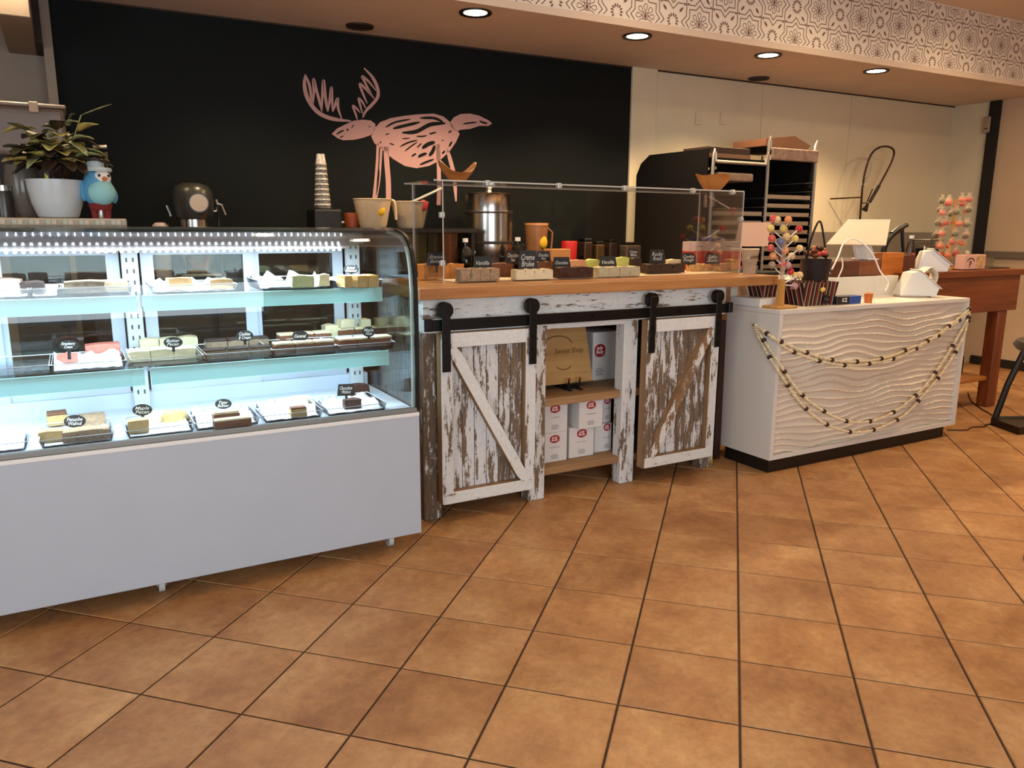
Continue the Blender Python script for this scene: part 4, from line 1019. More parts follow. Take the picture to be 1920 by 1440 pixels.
ob('stretcher', bx(nb(), TX0 + .1, 7.18, TY1 - .10, TY1 - .07, .50, .60, .004), REDWOOD, tab)
ob('lower_shelf', bx(nb(), TX0 + .06, 7.20, TY0 + .06, TY1 - .06, .245, .285, .008), wood('tan_shelf_wood', C(176, 116, 60), C(196, 136, 78), C(210, 152, 92), 'x', .4), tab)
single('stored_crate', bx(nb(), 6.5, 7.1, 4.1, 4.5, .287, .45, .006), M('dark_crate', C(46, 40, 34), .7, var=.2), 'dark crate stored on the lower shelf of the work table', 'crate')

# helper: box front face from the photo
def bpx(u0, u1, v0, y, z0, d, bev=.003):
    a = PY(u0, v0, y); c = PY(u1, v0, y); zt_ = PY((u0 + u1) / 2, v0, y).z
    return bx(nb(), a.x, c.x, y, y + d, z0, zt_, bev)
ZT = TZ + .0008; ZDK = DZ1 + .0008; ZR = 1.2358
# checkout things on the desk
single('paper_tray', bx(nb(), 3.895, 4.12, 3.62, 3.885, ZDK, ZDK + .055, .003), WHITEP, 'low white box lying on the left end of the desk', 'box')
single('card_stack', bx(nb(), 3.90, 3.96, 3.89, 3.898, ZDK, ZDK + .14, .002), M('ivory_card', C(232, 224, 206), .7), 'upright white card stack at the left edge of the desk', 'cards')
ls = thing('lollipop_stand', 'wooden lollipop stand full of round lollipops on the desk', 'lollipop stand', (4.02, 3.56, ZDK))
PINE = wood('pale_stand_wood', C(190, 142, 78), C(208, 162, 98), C(220, 178, 116), 'z', .5)
LY = 3.56; lx = PY(1463, 560, LY).x
ob('base', bx(nb(), lx - .10, lx + .09, LY - .07, LY + .09, ZDK, ZDK + .016, .003), PINE, ls)
ob('post', prism(nb(), [(lx - .028, ZDK + .016), (lx + .028, ZDK + .016), (lx + .02, 1.27), (lx - .02, 1.27)], 'y', LY - .012, LY + .012), PINE, ls)
ob('acrylic_stem', bx(nb(), lx - .012, lx + .012, LY - .01, LY + .01, 1.27, 1.60), M('stem_plastic', C(226, 196, 170), .3, alpha=.6), ls)
cols = {'pink': C(226, 110, 104), 'peach': C(240, 170, 120), 'yellow': C(236, 214, 130), 'red': C(206, 60, 66), 'blue': C(120, 132, 170), 'cream': C(238, 210, 160), 'brown': C(150, 84, 64), 'grey': C(170, 156, 136), 'lilac': C(206, 160, 164)}
nl = 0
for u, v, c in [(1449.7, 410, 'pink'), (1457, 412, 'cream'), (1478, 412, 'peach'), (1445, 428, 'yellow'), (1469, 428, 'yellow'), (1498, 429, 'red'), (1447, 447, 'pink'), (1490.6, 447.5, 'yellow'), (1463.5, 453, 'blue'), (1475, 444, 'cream'), (1445, 465, 'pink'), (1499, 466, 'cream'), (1449, 480, 'peach'), (1463, 466, 'blue'), (1466, 482, 'brown'), (1447, 497, 'grey'), (1466, 495, 'pink'), (1477, 497.7, 'lilac'), (1482, 509.5, 'red'), (1491, 517, 'yellow'), (1499, 516, 'cream'), (1490, 536, 'lilac'), (1472, 470, 'peach'), (1484, 480, 'cream')]:
    yy = LY + random.uniform(-.05, .05); p = PY(u, v, yy)
    root = Vector((lx, LY, min(1.59, max(ZDK + .15, p.z - .03 - abs(p.x - lx) * .35))))
    k = ob('lollipop', sph(nb(), p, .0245, 12, 8), M('candy_' + c, cols[c], .15, coat=.6, var=.12, scale=50), ls, True)
    st = nb(); tube(st, [p + (root - p).normalized() * .019, root], .0042, 6); ob('stick', st, WHITEP, k)
    wrp = nb(); lathe(wrp, [(.008, 0), (.017, -.022), (.014, -.026)], tuple(p + (root - p).normalized() * .02), 8); ob('wrapper', wrp, TRAYM, k)
STRIPE = None
def stripe_mat():
    m, nt, bs = newmat('striped_bag_paper'); tc = nt.nodes.new('ShaderNodeTexCoord'); sp = nt.nodes.new('ShaderNodeSeparateXYZ')
    nt.links.new(tc.outputs['Object'], sp.inputs[0]); ad = nt.nodes.new('ShaderNodeMath'); ad.operation = 'ADD'
    nt.links.new(sp.outputs[0], ad.inputs[0]); nt.links.new(sp.outputs[1], ad.inputs[1])
    mu = nt.nodes.new('ShaderNodeMath'); mu.operation = 'MULTIPLY'; mu.inputs[1].default_value = 13.0; nt.links.new(ad.outputs[0], mu.inputs[0])
    fr2 = nt.nodes.new('ShaderNodeMath'); fr2.operation = 'FRACT'; nt.links.new(mu.outputs[0], fr2.inputs[0])
    r = ramp(nt, fr2.outputs[0], [(0, C(74, 34, 28)), (.22, C(206, 186, 168)), (.30, C(58, 30, 26)), (.52, C(140, 48, 36)), (.70, C(96, 74, 66)), (.78, C(216, 200, 184)), (.84, C(60, 32, 28))])
    r.color_ramp.interpolation = 'CONSTANT'; nt.links.new(r.outputs[0], bs.inputs['Base Color']); bs.inputs['Roughness'].default_value = .5
    return m
STRIPE = stripe_mat()
def flared_box(name, u0, u1, v0, y, d, label, cat, extra=None):
    a = PY(u0, v0, y); c = PY(u1, v0, y); cx = (a.x + c.x) / 2; hw = (c.x - a.x) / 2; zt_ = a.z; bm = nb()
    bw = hw * .84
    lo_ = [(cx - bw, y + .012), (cx + bw, y + .012), (cx + bw, y + d - .012), (cx - bw, y + d - .012)]; hi_ = [(cx - hw, y), (cx + hw, y), (cx + hw, y + d), (cx - hw, y + d)]
    A = [bm.verts.new((*p, ZDK)) for p in lo_]; B = [bm.verts.new((*p, zt_)) for p in hi_]; In = [bm.verts.new((cx + (p[0] - cx) * .95, y + d / 2 + (p[1] - y - d / 2) * .93, zt_)) for p in hi_]; Fl = [bm.verts.new((cx + (p[0] - cx) * .95, y + d / 2 + (p[1] - y - d / 2) * .93, ZDK + .02)) for p in lo_]
    bm.faces.new(A[::-1]); bm.faces.new(Fl)
    for i in range(4):
        j = (i + 1) % 4; bm.faces.new((A[i], A[j], B[j], B[i])); bm.faces.new((B[i], B[j], In[j], In[i])); bm.faces.new((In[i], In[j], Fl[j], Fl[i]))
    t_ = thing(name, label, cat, (cx, y + d / 2, ZDK)); o = ob('bag', bm, STRIPE, t_)
    return t_, cx, zt_
g1, gx, gz = flared_box('gift_box', 1508, 1573, 531, 3.54, .16, 'striped flared gift box with yellow flower and dark round sticker', 'gift box')
p = PY(1543, 543, 3.535); ob('flower', sph(nb(), p, .02, 10, 7, (1.2, .4, .8)), M('yellow_flower', C(236, 214, 120), .6), g1, True)
p = PY(1548, 561, 3.543); b = cyl(nb(), (p.x, 3.535, p.z), .032, .004, 24, axis='y'); ob('sticker', b, SIGNB, g1)
ob('sticker_lettering', text_bm('Fudge', (p.x, 3.5335, p.z), (1, 0, 0), (0, 0, 1), .045, .02, .3, 0), M('sticker_grey', C(150, 130, 120), .7), g1)
g2, _, _ = flared_box('gift_box', 1430, 1512, 530, 3.70, .14, 'striped flared gift box standing behind the lollipop stand', 'gift box')
# handled basket of chocolates
bk = thing('candy_basket', 'dark handled basket of wrapped chocolates behind the striped box', 'basket', (PY(1528, 520, 3.76).x, 3.76, ZDK)); bxx = bk.location.x
ob('basket_bowl', lathe(nb(), [(0, .0), (.07, .0), (.085, .12), (.105, .30), (.098, .30), (.078, .13), (0, .12)], (bxx, 3.76, ZDK), 24), M('dark_wicker', C(52, 32, 24), .7, var=.4, scale=60, bmp=.5), bk, True)
ob('handle', tube(nb(), smooth_pts([(bxx - .10, 3.76, ZDK + .29), (bxx - .07, 3.76, ZDK + .44), (bxx, 3.76, ZDK + .56), (bxx + .06, 3.76, ZDK + .44), (bxx + .10, 3.76, ZDK + .29)], 8), .007, 8), BLACKP, bk, True)
for k in range(16):
    a = k * 2.4; r = .018 * math.sqrt(k); o = ob('wrapped_candy', sph(nb(), (bxx + r * math.cos(a), 3.76 + r * math.sin(a), ZDK + .31 + .03 * random.random() + .05 * (1 - r / .08)), .022, 8, 6, (1.2, 1, .8)), [M('foil_brown', C(120, 70, 48), .4), M('foil_copper', C(196, 128, 92), .3, .3), M('foil_dark', C(60, 36, 28), .4), M('foil_pink', C(206, 96, 84), .4)][k % 4], bk, True)
sb = thing('pump_bottle', 'small clear bottle with white pump behind the striped box', 'bottle', (PY(1549, 520, 3.80).x, 3.80, ZDK)); sx = sb.location.x
ob('bottle', lathe(nb(), [(0, 0), (.038, 0), (.04, .10), (.036, .135), (.014, .15), (0, .15)], (sx, 3.80, ZDK), 20), M('cloudy_plastic', C(222, 208, 190), .3, alpha=.85), sb, True)
ob('pump', bx(cyl(nb(), (sx, 3.80, ZDK + .15), .010, .045, 12), sx - .008, sx + .034, 3.792, 3.808, ZDK + .19, ZDK + .20, .003), WHITEP, sb)
gm = thing('candy_packet', 'small blue and black candy packet lying on the desk', 'packet', (4.6, 3.55, ZDK))
x0 = PY(1570, 560, 3.52).x; x1 = PY(1594, 560, 3.52).x; x2 = PY(1615, 560, 3.52).x
ob('dark_half', bx(nb(), x0, x1, 3.52, 3.60, ZDK, ZDK + .055, .003), M('packet_black', C(38, 36, 46), .4), gm); ob('blue_half', bx(nb(), x1, x2, 3.52, 3.60, ZDK, ZDK + .055, .003), M('packet_blue', C(58, 96, 170), .4), gm)
ob('lettering', text_bm('ICE', ((x0 + x1) / 2 + .01, 3.519, ZDK + .03), (1, 0, 0), (0, 0, 1), .05, .028, 0, .02), LOGW, gm)
p = PY(1627, 571, 3.53)
jc = thing('amber_cup', 'small amber cup beside the candy packet', 'cup', (p.x, 3.53, ZDK))
ob('cup', lathe(nb(), [(0, 0), (.026, 0), (.03, .065), (.027, .065), (.024, .006), (0, .006)], (p.x, 3.53, ZDK), 20), M('amber_glass', C(226, 140, 78), .25, alpha=.85), jc, True)
ob('rim', lathe(nb(), [(.0285, .063), (.032, .066), (.0285, .069), (.027, .066), (.0285, .063)], (p.x, 3.53, ZDK), 20), M('amber_rim', C(236, 176, 120), .3), jc, True)

# card terminals
def terminal(x, y, z, sc, rz, label, screen_tilt=.6):
    t = thing('card_terminal', label, 'card terminal', (x, y, z), rz, 'white card terminals')
    prof_ = [(-.13, 0), (.12, 0), (.06, .17), (.0, .185), (-.15, .06)]
    b = prism(nb(), [(a * sc, c * sc) for a, c in prof_], 'x', -.09 * sc, .09 * sc); ob('body', b, WHITEP, t, False, True)
    a = Vector((-.15 * sc, .06 * sc)); c = Vector((.0, .185 * sc)); d = (c - a); L = d.length; d.normalize(); n_ = Vector((-d.y, d.x))
    def quadp(f0, f1, hw, lift):
        p0 = a + d * L * f0 + n_ * lift; p1 = a + d * L * f1 + n_ * lift; q0 = p0 - n_ * .004; q1 = p1 - n_ * .004
        return prism(nb(), [(p0.x, p0.y), (p1.x, p1.y), (q1.x, q1.y), (q0.x, q0.y)], 'x', -hw, hw)
    ob('bezel', quadp(-.06, 1.06, .105 * sc, .007), M('bezel_white', C(244, 242, 236), .3), t, False, True)
    ob('screen', quadp(.22, .88, .075 * sc, .0085), M('terminal_screen', C(54, 48, 46), .15), t, False, True)
    return t
terminal(*PZ(1712, 556, ZDK).xy, ZDK + .012, 1.0, .95, 'white card terminal on the front of the desk with a curl of receipt paper')
q = PZ(1712, 556, ZDK)
single('terminal_mat', prism(nb(), [(q.x + .15 * math.cos(k * PI / 12), q.y + .01 + .12 * math.sin(k * PI / 12)) for k in range(24)], 'z', ZDK, ZDK + .010), M('grey_mat', C(176, 166, 160), .6), 'thin grey mat under the front card terminal', 'mat')
b = nb(); rc = [(0, .06), (.05, .16), (.12, .20), (.17, .15), (.16, .08), (.10, .05)]
rs = smooth_pts([(q.x + .06 + a, q.y + .05 - a * .3, ZDK + .02 + c) for a, c in rc], 5)
for i in range(len(rs) - 1):
    a, c = rs[i], rs[i + 1]; w_ = Vector((.03, .055, 0)); f = [b.verts.new(a - w_), b.verts.new(c - w_), b.verts.new(c + w_), b.verts.new(a + w_)]; b.faces.new(f)
ro = single('receipt_curl', b, M('receipt_paper', C(240, 234, 222), .7), 'curled strip of receipt paper behind the front terminal', 'receipt', smooth=True)
m_ = ro.modifiers.new('thickness', 'SOLIDIFY'); m_.thickness = .0015
q = PY(1745, 500, 4.0); terminal(q.x, 4.02, ZT, .95, .85, 'white card terminal with dark screen on the work table')
# white cables
def cable(name, pts, r, mat, label):
    return single(name, tube(nb(), smooth_pts(pts, 8), r, 7), mat, label, 'cable', smooth=True)
cable('white_cable', [PY(1660, 545, 3.66), PY(1665, 530, 3.8), PY(1650, 508, 3.88), PY(1638, 480, 3.90), PY(1620, 458, 3.95), PY(1600, 448, 4.0), PY(1582, 456, 3.95), PY(1572, 480, 3.86), PY(1560, 505, 3.82)], .006, WHITEP, 'white cable looping over the crate to the front terminal')
cable('white_cable', [PY(1578, 483, 3.86), PY(1580, 500, 3.85), PY(1572, 520, 3.84), PY(1570, 526, 3.84)], .005, WHITEP, 'short white cable hanging in front of the dark crate')
# tablet register
tr_ = thing('tablet_register', 'white tablet register seen from behind on a slim stand', 'tablet', (PY(1615, 478, 4.12).x, 4.12, ZR)); tx = tr_.location.x
c4 = [PY(1548, 459, 4.02), PY(1660, 461, 3.98), PY(1668, 414, 4.16), PY(1588, 414, 4.20)]
b = nb(); nrm = (c4[1] - c4[0]).cross(c4[3] - c4[0]).normalized() * .009
A = [b.verts.new(p) for p in c4]; B = [b.verts.new(p + nrm) for p in c4]; b.faces.new(A); b.faces.new(B[::-1])
for i in range(4): b.faces.new((A[i], B[i], B[(i + 1) % 4], A[(i + 1) % 4]))
ob('tablet', b, M('tablet_shell', C(224, 208, 194), .35), tr_)
ob('tablet_edge', tube(nb(), [c4[2] + nrm * .5, c4[3] + nrm * .5], .007, 6), WHITEP, tr_)
ob('stand', prism(nb(), [(PY(1600, 450, 4.06).x, 1.50), (PY(1630, 450, 4.06).x, 1.50), (PY(1640, 484, 4.06).x, ZR + .128), (PY(1606, 484, 4.06).x, ZR + .128)], 'y', 4.05, 4.075), WHITEP, tr_)
ob('stand_foot', bx(nb(), tx - .07, tx + .07, 4.0, 4.16, ZR + .118, ZR + .13, .003), WHITEP, tr_)
dc = thing('wooden_cash_box', 'dark brown wooden cash box under the tablet register', 'cash box', (tx, 4.08, ZR))
x0 = PY(1560, 500, 3.95).x; x1 = PY(1651, 500, 3.95).x; xm = PY(1612, 500, 3.95).x
ob('carcass', bx(nb(), x0, x1, 3.962, 4.25, ZR, ZR + .117, .003), wood('dark_drawer_wood', C(86, 44, 24), C(104, 56, 32), C(118, 66, 40), 'x', .4), dc)
ob('front_panel', bx(nb(), x0 + .003, xm - .002, 3.952, 3.961, ZR + .004, ZR + .112, .002), MATS['dark_drawer_wood'], dc); ob('front_panel', bx(nb(), xm + .002, x1 - .003, 3.952, 3.961, ZR + .004, ZR + .112, .002), wood('mid_drawer_wood', C(120, 66, 34), C(136, 78, 44), C(150, 90, 54), 'x', .4), dc)
single('wood_napkin_box', bpx(1656, 1696, 474, 3.97, ZR, .12), wood('amber_box_wood', C(168, 98, 40), C(190, 118, 54), C(206, 136, 70), 'x', .4), 'amber coloured wooden box right of the dark cash box', 'box')
single('brown_gift_tin', bpx(1697, 1718, 478, 4.0, ZR, .1), M('brown_tin', C(110, 60, 40), .5, var=.2), 'small brown tin beside the amber wooden box', 'tin')
sc_ = thing('barcode_scanner', 'black handheld barcode scanner on a curved stand', 'scanner', (PY(1665, 480, 4.16).x, 4.16, ZR))
ob('stand_arm', tube(nb(), smooth_pts([PY(1655, 478, 4.2), PY(1662, 455, 4.2), PY(1675, 438, 4.2), PY(1690, 428, 4.2)], 6), .022, 10, taper=1.3), BLACKP, sc_, True)
ob('scanner_head', tube(nb(), [PY(1672, 440, 4.2), PY(1686, 428, 4.2), PY(1700, 422, 4.2)], .028, 10, taper=.7), BLACKP, sc_, True)
ob('handle', tube(nb(), smooth_pts([PY(1692, 432, 4.2), PY(1692, 450, 4.2), PY(1694, 472, 4.2)], 5), .014, 10), BLACKP, sc_, True)
ob('stand_foot', bx(nb(), PY(1650, 480, 4.2).x, PY(1698, 480, 4.2).x, 4.13, 4.27, ZR, ZR + .16, .01), BLACKP, sc_)
# bottles
for u, lab in ((1705, 'clear bottle with white cap and pink label left of the other bottle'), (1714, 'clear bottle with white cap and pink label nearest the black stand')):
    p = PY(u, 480, 4.30); t = thing('water_bottle', lab, 'bottle', (p.x, 4.30 + (u - 1705) * .004, ZT), group='pink label bottles')
    ob('bottle', lathe(nb(), [(0, 0), (.034, 0), (.036, .02), (.036, .17), (.03, .21), (.014, .25), (.014, .265), (0, .265)], seg=18), TRAYM, t, True, True)
    ob('label_band', lathe(nb(), [(.0368, .04), (.0368, .14)], seg=18), M('pink_label', C(222, 128, 112), .5), t, True, True)
    ob('cap', lathe(nb(), [(0, .29), (.016, .29), (.016, .262), (0, .262)], seg=14), WHITEP, t, True, True)
pc = thing('pen_cup', 'black pen cup holding white and black pens', 'pen cup', (PY(1735, 480, 4.2).x, 4.2, ZT)); px_ = pc.location.x
ob('cup', lathe(nb(), [(0, 0), (.035, 0), (.038, .10), (.034, .10), (.031, .01), (0, .01)], (px_, 4.2, ZT), 18), BLACKP, pc, True)
for k, (dx, dz, m) in enumerate([(-.02, .20, WHITEP), (.005, .17, BLACKP), (.018, .16, WHITEP)]): ob('pen', tube(nb(), [(px_ + dx * .4, 4.2, ZT + .012), (px_ + dx * 1.3, 4.2, ZT + dz)], .006, 6), m, pc)
pr_ = thing('receipt_printer', 'stacked black receipt printer and tray behind the pen cup', 'printer', (PY(1740, 450, 4.42).x, 4.42, ZT)); pxx = pr_.location.x
ob('printer_body', bx(nb(), pxx - .06, pxx + .10, 4.36, 4.55, ZT, ZT + .17, .012, 2), BLACKP, pr_)
for k in range(3): ob('tray', bx(nb(), pxx - .09, pxx + .12, 4.34, 4.52, ZT + .18 + k * .028, ZT + .198 + k * .028, .004), M('grey_tray', C(104, 94, 86), .4), pr_)
# candy tower
ct = thing('candy_bag_tower', 'tall stand hung with clear bags of colourful candy slices', 'candy stand', (PY(1778, 495, 4.12).x, 4.12, ZT)); cx_ = ct.location.x
ob('stem', bx(nb(), cx_ - .007, cx_ + .007, 4.113, 4.127, ZT, ZT + .60), PINE, ct); ob('base', cyl(nb(), (cx_, 4.12, ZT), .09, .014, 24), PINE, ct)
cc = [('red_slice', C(206, 50, 46)), ('green_slice', C(74, 96, 54)), ('orange_slice', C(222, 110, 36)), ('dark_slice', C(48, 42, 36)), ('teal_slice', C(92, 108, 92)), ('rose_slice', C(230, 130, 108))]
nbag = 0
for lv, (v, nn, rad) in enumerate([(378, 6, .10), (398, 6, .115), (418, 7, .115), (438, 7, .12), (458, 6, .095), (474, 5, .06)]):
    zc_ = PY(1783, v, 4.12).z
    for k in range(nn):
        a = 2 * PI * k / nn + lv * .7; c3 = Vector((cx_ + rad * math.cos(a), 4.12 + rad * math.sin(a), zc_ + random.uniform(-.02, .02)))
        if lv >= 4: col_ = cc[[2, 0, 2, 5][(k) % 4]]
        elif lv == 0: col_ = cc[[0, 5, 1, 0, 5, 0][k]]
        else: col_ = cc[(k * 2 + lv) % 6]
        bg = ob('candy_bag', sph(nb(), c3, .040, 9, 6, (1, .75, .95)), M('bag_film', C(232, 214, 190), .25, alpha=.2), ct, True)
        ob('candy_slice', sph(nb(), c3 + Vector((0, 0, -.004)), .034, 8, 6, (1.15, .6, .62)), M(col_[0], col_[1], .4), bg, True)
        ob('bag_tail', lathe(nb(), [(.006, .034), (.020, .056)], tuple(c3), 7), MATS['bag_film'], bg)
# photo box with P, tray pad
pb = thing('printed_box', 'small pale box with a letter P and a picture on the table', 'box', (PY(1828, 500, 3.98).x, 3.98, ZT))
x0 = PY(1808, 490, 3.94).x; x1 = PY(1848, 490, 3.94).x
ob('box', bx(nb(), x0, x1, 3.94, 4.02, ZT + .006, ZT + .13, .003), M('pale_pink_box', C(222, 182, 168), .6), pb); ob('base', bx(nb(), x0, x0 + (x1 - x0) * .6, 3.937, 4.022, ZT, ZT + .006), M('maroon', C(90, 30, 34), .5), pb)
ob('picture', bx(nb(), x0 + (x1 - x0) * .56, x1 - .008, 3.9385, 3.94, ZT + .012, ZT + .122), M('picture_print', C(206, 170, 130), .5, var=.5, scale=40), pb)
ob('lettering', text_bm('P', (x0 + (x1 - x0) * .30, 3.9392, ZT + .05), (1, 0, 0), (0, 0, 1), None, .055, 0, .02), M('maroon_print', C(110, 40, 44), .6), pb)
b = nb(); ribbon(b, [Vector((x0 + (x1 - x0) * .30 + .05 * math.cos(a), ZT + .075 + .024 * math.sin(a))) for a in [k * PI / 8 for k in range(9)]], .01, lambda k: (k.x, 3.9392, k.y)); ob('arc_print', b, MATS['maroon_print'], pb)
ob('top_bow', sph(nb(), (x0 + .09, 3.98, ZT + .142), .024, 8, 6), M('grey_bow', C(190, 176, 160), .5), pb, True)
single('black_pad', bx(nb(), PY(1852, 498, 4.0).x, PY(1890, 498, 4.0).x, 3.98, 4.20, ZT, ZT + .008, .002), BLACKP, 'thin black pad lying right of the printed box', 'pad')
# boxes, cup and tablet at the right end of the counter
gb = M('glove_white', C(220, 200, 200), .6); gr_ = M('glove_red', C(208, 70, 58), .6)
for u0, u1, lab, tx_ in ((1292, 1353, 'white and red glove box, the left one behind the fudge', 'Jones'), (1353, 1390, 'white and red glove box, the right one beside the clear cup', 'Jones')):
    t = thing('glove_box', lab, 'box', (PY(u0, 480, 4.385).x, 4.385, ZC), group='white and red glove boxes')
    a = PY(u0, 480, 4.385).x; c = PY(u1, 480, 4.385).x; zt_ = PY(u0, 453, 4.385).z; zm = PY(u0, 471, 4.385).z
    ob('upper_half', bx(nb(), a, c - .002, 4.385, 4.46, zm, zt_), gb, t); ob('lower_half', bx(nb(), a, c - .002, 4.385, 4.46, ZC, zm), gr_, t)
    ob('lettering', text_bm(tx_, (a + (c - a) * .3, 4.384, (zm + zt_) / 2), (1, 0, 0), (0, 0, 1), .045, .02, .3, .02), M('glove_print', C(70, 50, 80), .6), t)
gl = nb(); g0 = PY(1330, 452, 4.42); sph(gl, (g0.x, 4.42, g0.z + .012), .05, 10, 7, (1.3, .6, .5)); tube(gl, [(g0.x, 4.42, g0.z + .02), (g0.x + .03, 4.42, g0.z + .065), (g0.x + .035, 4.42, g0.z + .075)], .010, 7); tube(gl, [(g0.x + .04, 4.42, g0.z + .02), (g0.x + .10, 4.42, g0.z + .02), (g0.x + .13, 4.42, g0.z + .01)], .010, 7); tube(gl, [(g0.x - .02, 4.42, g0.z + .02), (g0.x - .08, 4.42, g0.z + .016)], .010, 7)
single('purple_glove', gl, M('purple_nitrile', C(84, 74, 150), .5), 'crumpled purple glove pulled from the left glove box', 'glove', smooth=True)
cp = thing('clear_cup', 'clear plastic cup with black print at the right end of the counter', 'cup', (4.055, 3.97, ZC))
q = PZ(1406, 499, ZC); cp.location = (4.052, 3.885, ZC)
ob('cup', lathe(nb(), [(0, 0), (.042, 0), (.060, .165), (.057, .165), (.039, .004), (0, .004)], seg=24), M('cup_plastic', C(220, 204, 184), .15, alpha=.35), cp, True, True)
ob('rim', lathe(nb(), [(.058, .163), (.063, .167), (.058, .171), (.056, .167), (.058, .163)], seg=24), M('cup_rim', C(244, 232, 214), .2), cp, True, True)
ob('lettering', text_bm('LOVE', (-.012, -.057, .115), (1, 0, 0), (0, -.1, 1), .075, .022, 0, .03), SIGNB, cp, False, True)
ob('contents', sph(nb(), (0, 0, .085), .033, 10, 7), M('grey_candy', C(136, 120, 102), .4), cp, True, True)
tb_ = thing('second_tablet', 'grey back of a tablet stand between the counter and the racks', 'tablet', (PY(1410, 470, 4.6).x, 4.6, 1.25))
c4 = [PY(1378, 462, 4.55), PY(1440, 462, 4.55), PY(1445, 417, 4.65), PY(1388, 417, 4.65)]
b = nb(); nrm = Vector((0, .012, 0)); A = [b.verts.new(p) for p in c4]; B = [b.verts.new(p + nrm) for p in c4]; b.faces.new(A); b.faces.new(B[::-1])
for i in range(4): b.faces.new((A[i], B[i], B[(i + 1) % 4], A[(i + 1) % 4]))
ob('tablet', b, M('grey_tablet', C(176, 146, 140), .4), tb_); m0 = (c4[0] + c4[1]) / 2
ob('stand', bx(nb(), m0.x - .03, m0.x + .03, 4.585, 4.61, 1.252, m0.z + .06), BLACKP, tb_)
sh_ = single('side_stand', bx(bx(nb(), m0.x - .25, m0.x + .35, 4.5, 4.8, 1.2, 1.25, .004), m0.x - .2, m0.x + .3, 4.52, 4.78, 0, 1.199), BLACKP, 'dark cabinet carrying the second tablet behind the counter', 'cabinet')

# ------------------------------------------------------------------ right foreground: black folding frame, cords
fr_b = thing('black_folding_stand', 'black metal folding stand at the right edge of the floor', 'stand', (6.75, 3.3, 0))
A0 = PZ(1866, 782, .06); A1 = PZ(1906, 808, .03); T0 = PY(1925, 655, 3.3)
ob('leg_bar', tube(nb(), [Vector((A0.x, A0.y, .05)), PY(1890, 720, A0.y - .05), PY(1925, 650, A0.y - .1)], .026, 8), M('black_bar', C(40, 38, 32), .5), fr_b)
ob('foot_bar', tube(nb(), [Vector((A0.x - .03, A0.y, .04)), Vector((A0.x + .4, A0.y - .25, .05))], .03, 8), MATS['black_bar'], fr_b)
b = nb(); prism(b, [(A0.x - .06, A0.y), (A1.x, A1.y - .02), (A1.x + .45, A1.y - .05), (A0.x + .6, A0.y - .2)], 'z', .0, .06); ob('base_tray', b, BLACKP, fr_b)
def cord(pts, lab):
    return single('power_cord', tube(nb(), smooth_pts([PZ(u, v, .006) for u, v in pts], 6), .005, 6), M('cord_brown', C(60, 26, 16), .5), lab, 'cord', smooth=True)
cord([(1776, 806), (1812, 806), (1822, 801), (1845, 800), (1850, 796), (1872, 795)], 'dark cord running on the floor from the desk to the black stand')
cord([(1815, 737), (1822, 752), (1838, 765), (1850, 772), (1860, 778)], 'dark cord curving on the floor under the work table')

# ================================================================== BACK COUNTER AND WHAT STANDS ON IT
BCZ = 1.25
bc = thing('back_counter', 'long dark back counter along the black wall', 'counter', (2.2, 5.75, 0))
b = slab(nb(), .1, 4.6, 5.52, 6.15, 0, BCZ - .04); ob('cabinet_row', b, M('dark_cabinet', C(34, 28, 26), .6, var=.1), bc)
ob('counter_slab', slab(nb(), .08, 4.62, 5.47, 6.17, BCZ - .04, BCZ), M('dark_counter', C(52, 42, 38), .35, var=.15), bc)
for k in range(6): ob('cabinet_door', slab(nb(), .13 + k * .69, .79 + k * .69, 5.50, 5.52, .1, BCZ - .07), MATS['dark_cabinet'], bc)
shf = thing('overhead_shelf', 'dark shelf above the back counter carrying the measuring cups', 'shelf', (2.0, 5.75, 1.55))
ob('shelf_board', slab(nb(), 1.74, 2.76, 5.54, 5.98, 1.55, 1.58), M('dark_shelf', C(44, 36, 32), .5), shf)
for x in (1.745, 2.72): ob('upright', slab(nb(), x, x + .03, 5.56, 5.96, BCZ, 1.549), MATS['dark_shelf'], shf)
ZSH = 1.581
# stand mixer
mx = thing('bench_mixer', 'dark bench mixer with round pale badge on the back counter', 'mixer', (PY(363, 400, 5.62).x, 5.62, BCZ)); X0, Y0 = mx.location.x, 5.62
GUN = M('gunmetal', C(98, 98, 94), .32, .6)
hp = [(.108, .385), (.124, .42), (.127, .50), (.122, .565), (.098, .60), (.05, .616), (0, .62)]
ob('head', lathe(nb(), [(0, .385)] + hp, (X0, Y0, BCZ), 32, (1, 1.3)), GUN, mx, True)
ob('chrome_collar', cyl(nb(), (X0, Y0, BCZ + .30), .092, .082, 28), STEEL, mx, True)
ob('badge', cyl(nb(), (X0 + .01, Y0 - .205, BCZ + .485), .055, .03, 28, axis='y'), M('pale_badge', C(206, 190, 172), .5), mx)
ob('badge_ring', cyl(nb(), (X0 + .01, Y0 - .197, BCZ + .485), .063, .03, 28, axis='y'), BLACKP, mx)
ob('column', bx(nb(), X0 - .07, X0 + .07, Y0 + .03, Y0 + .15, BCZ, BCZ + .40, .02, 2), GUN, mx); ob('foot', bx(nb(), X0 - .13, X0 + .13, Y0 - .16, Y0 + .16, BCZ, BCZ + .03, .01), GUN, mx)
ob('bowl', lathe(nb(), [(0, .031), (.07, .031), (.10, .07), (.118, .15), (.114, .15), (.09, .06), (0, .04)], (X0, Y0 - .03, BCZ), 24), STEEL, mx, True)
ob('lever', tube(nb(), [(X0 - .165, Y0 - .05, BCZ + .47), (X0 - .145, Y0 - .05, BCZ + .40)], .008, 8), STEEL, mx)
p1 = [PY(u, v, 5.62) for u, v in ((400, 396), (406, 396), (408, 384), (405, 374))]; p2 = [PY(u, v, 5.62) for u, v in ((408, 382), (415, 384), (423, 403))]
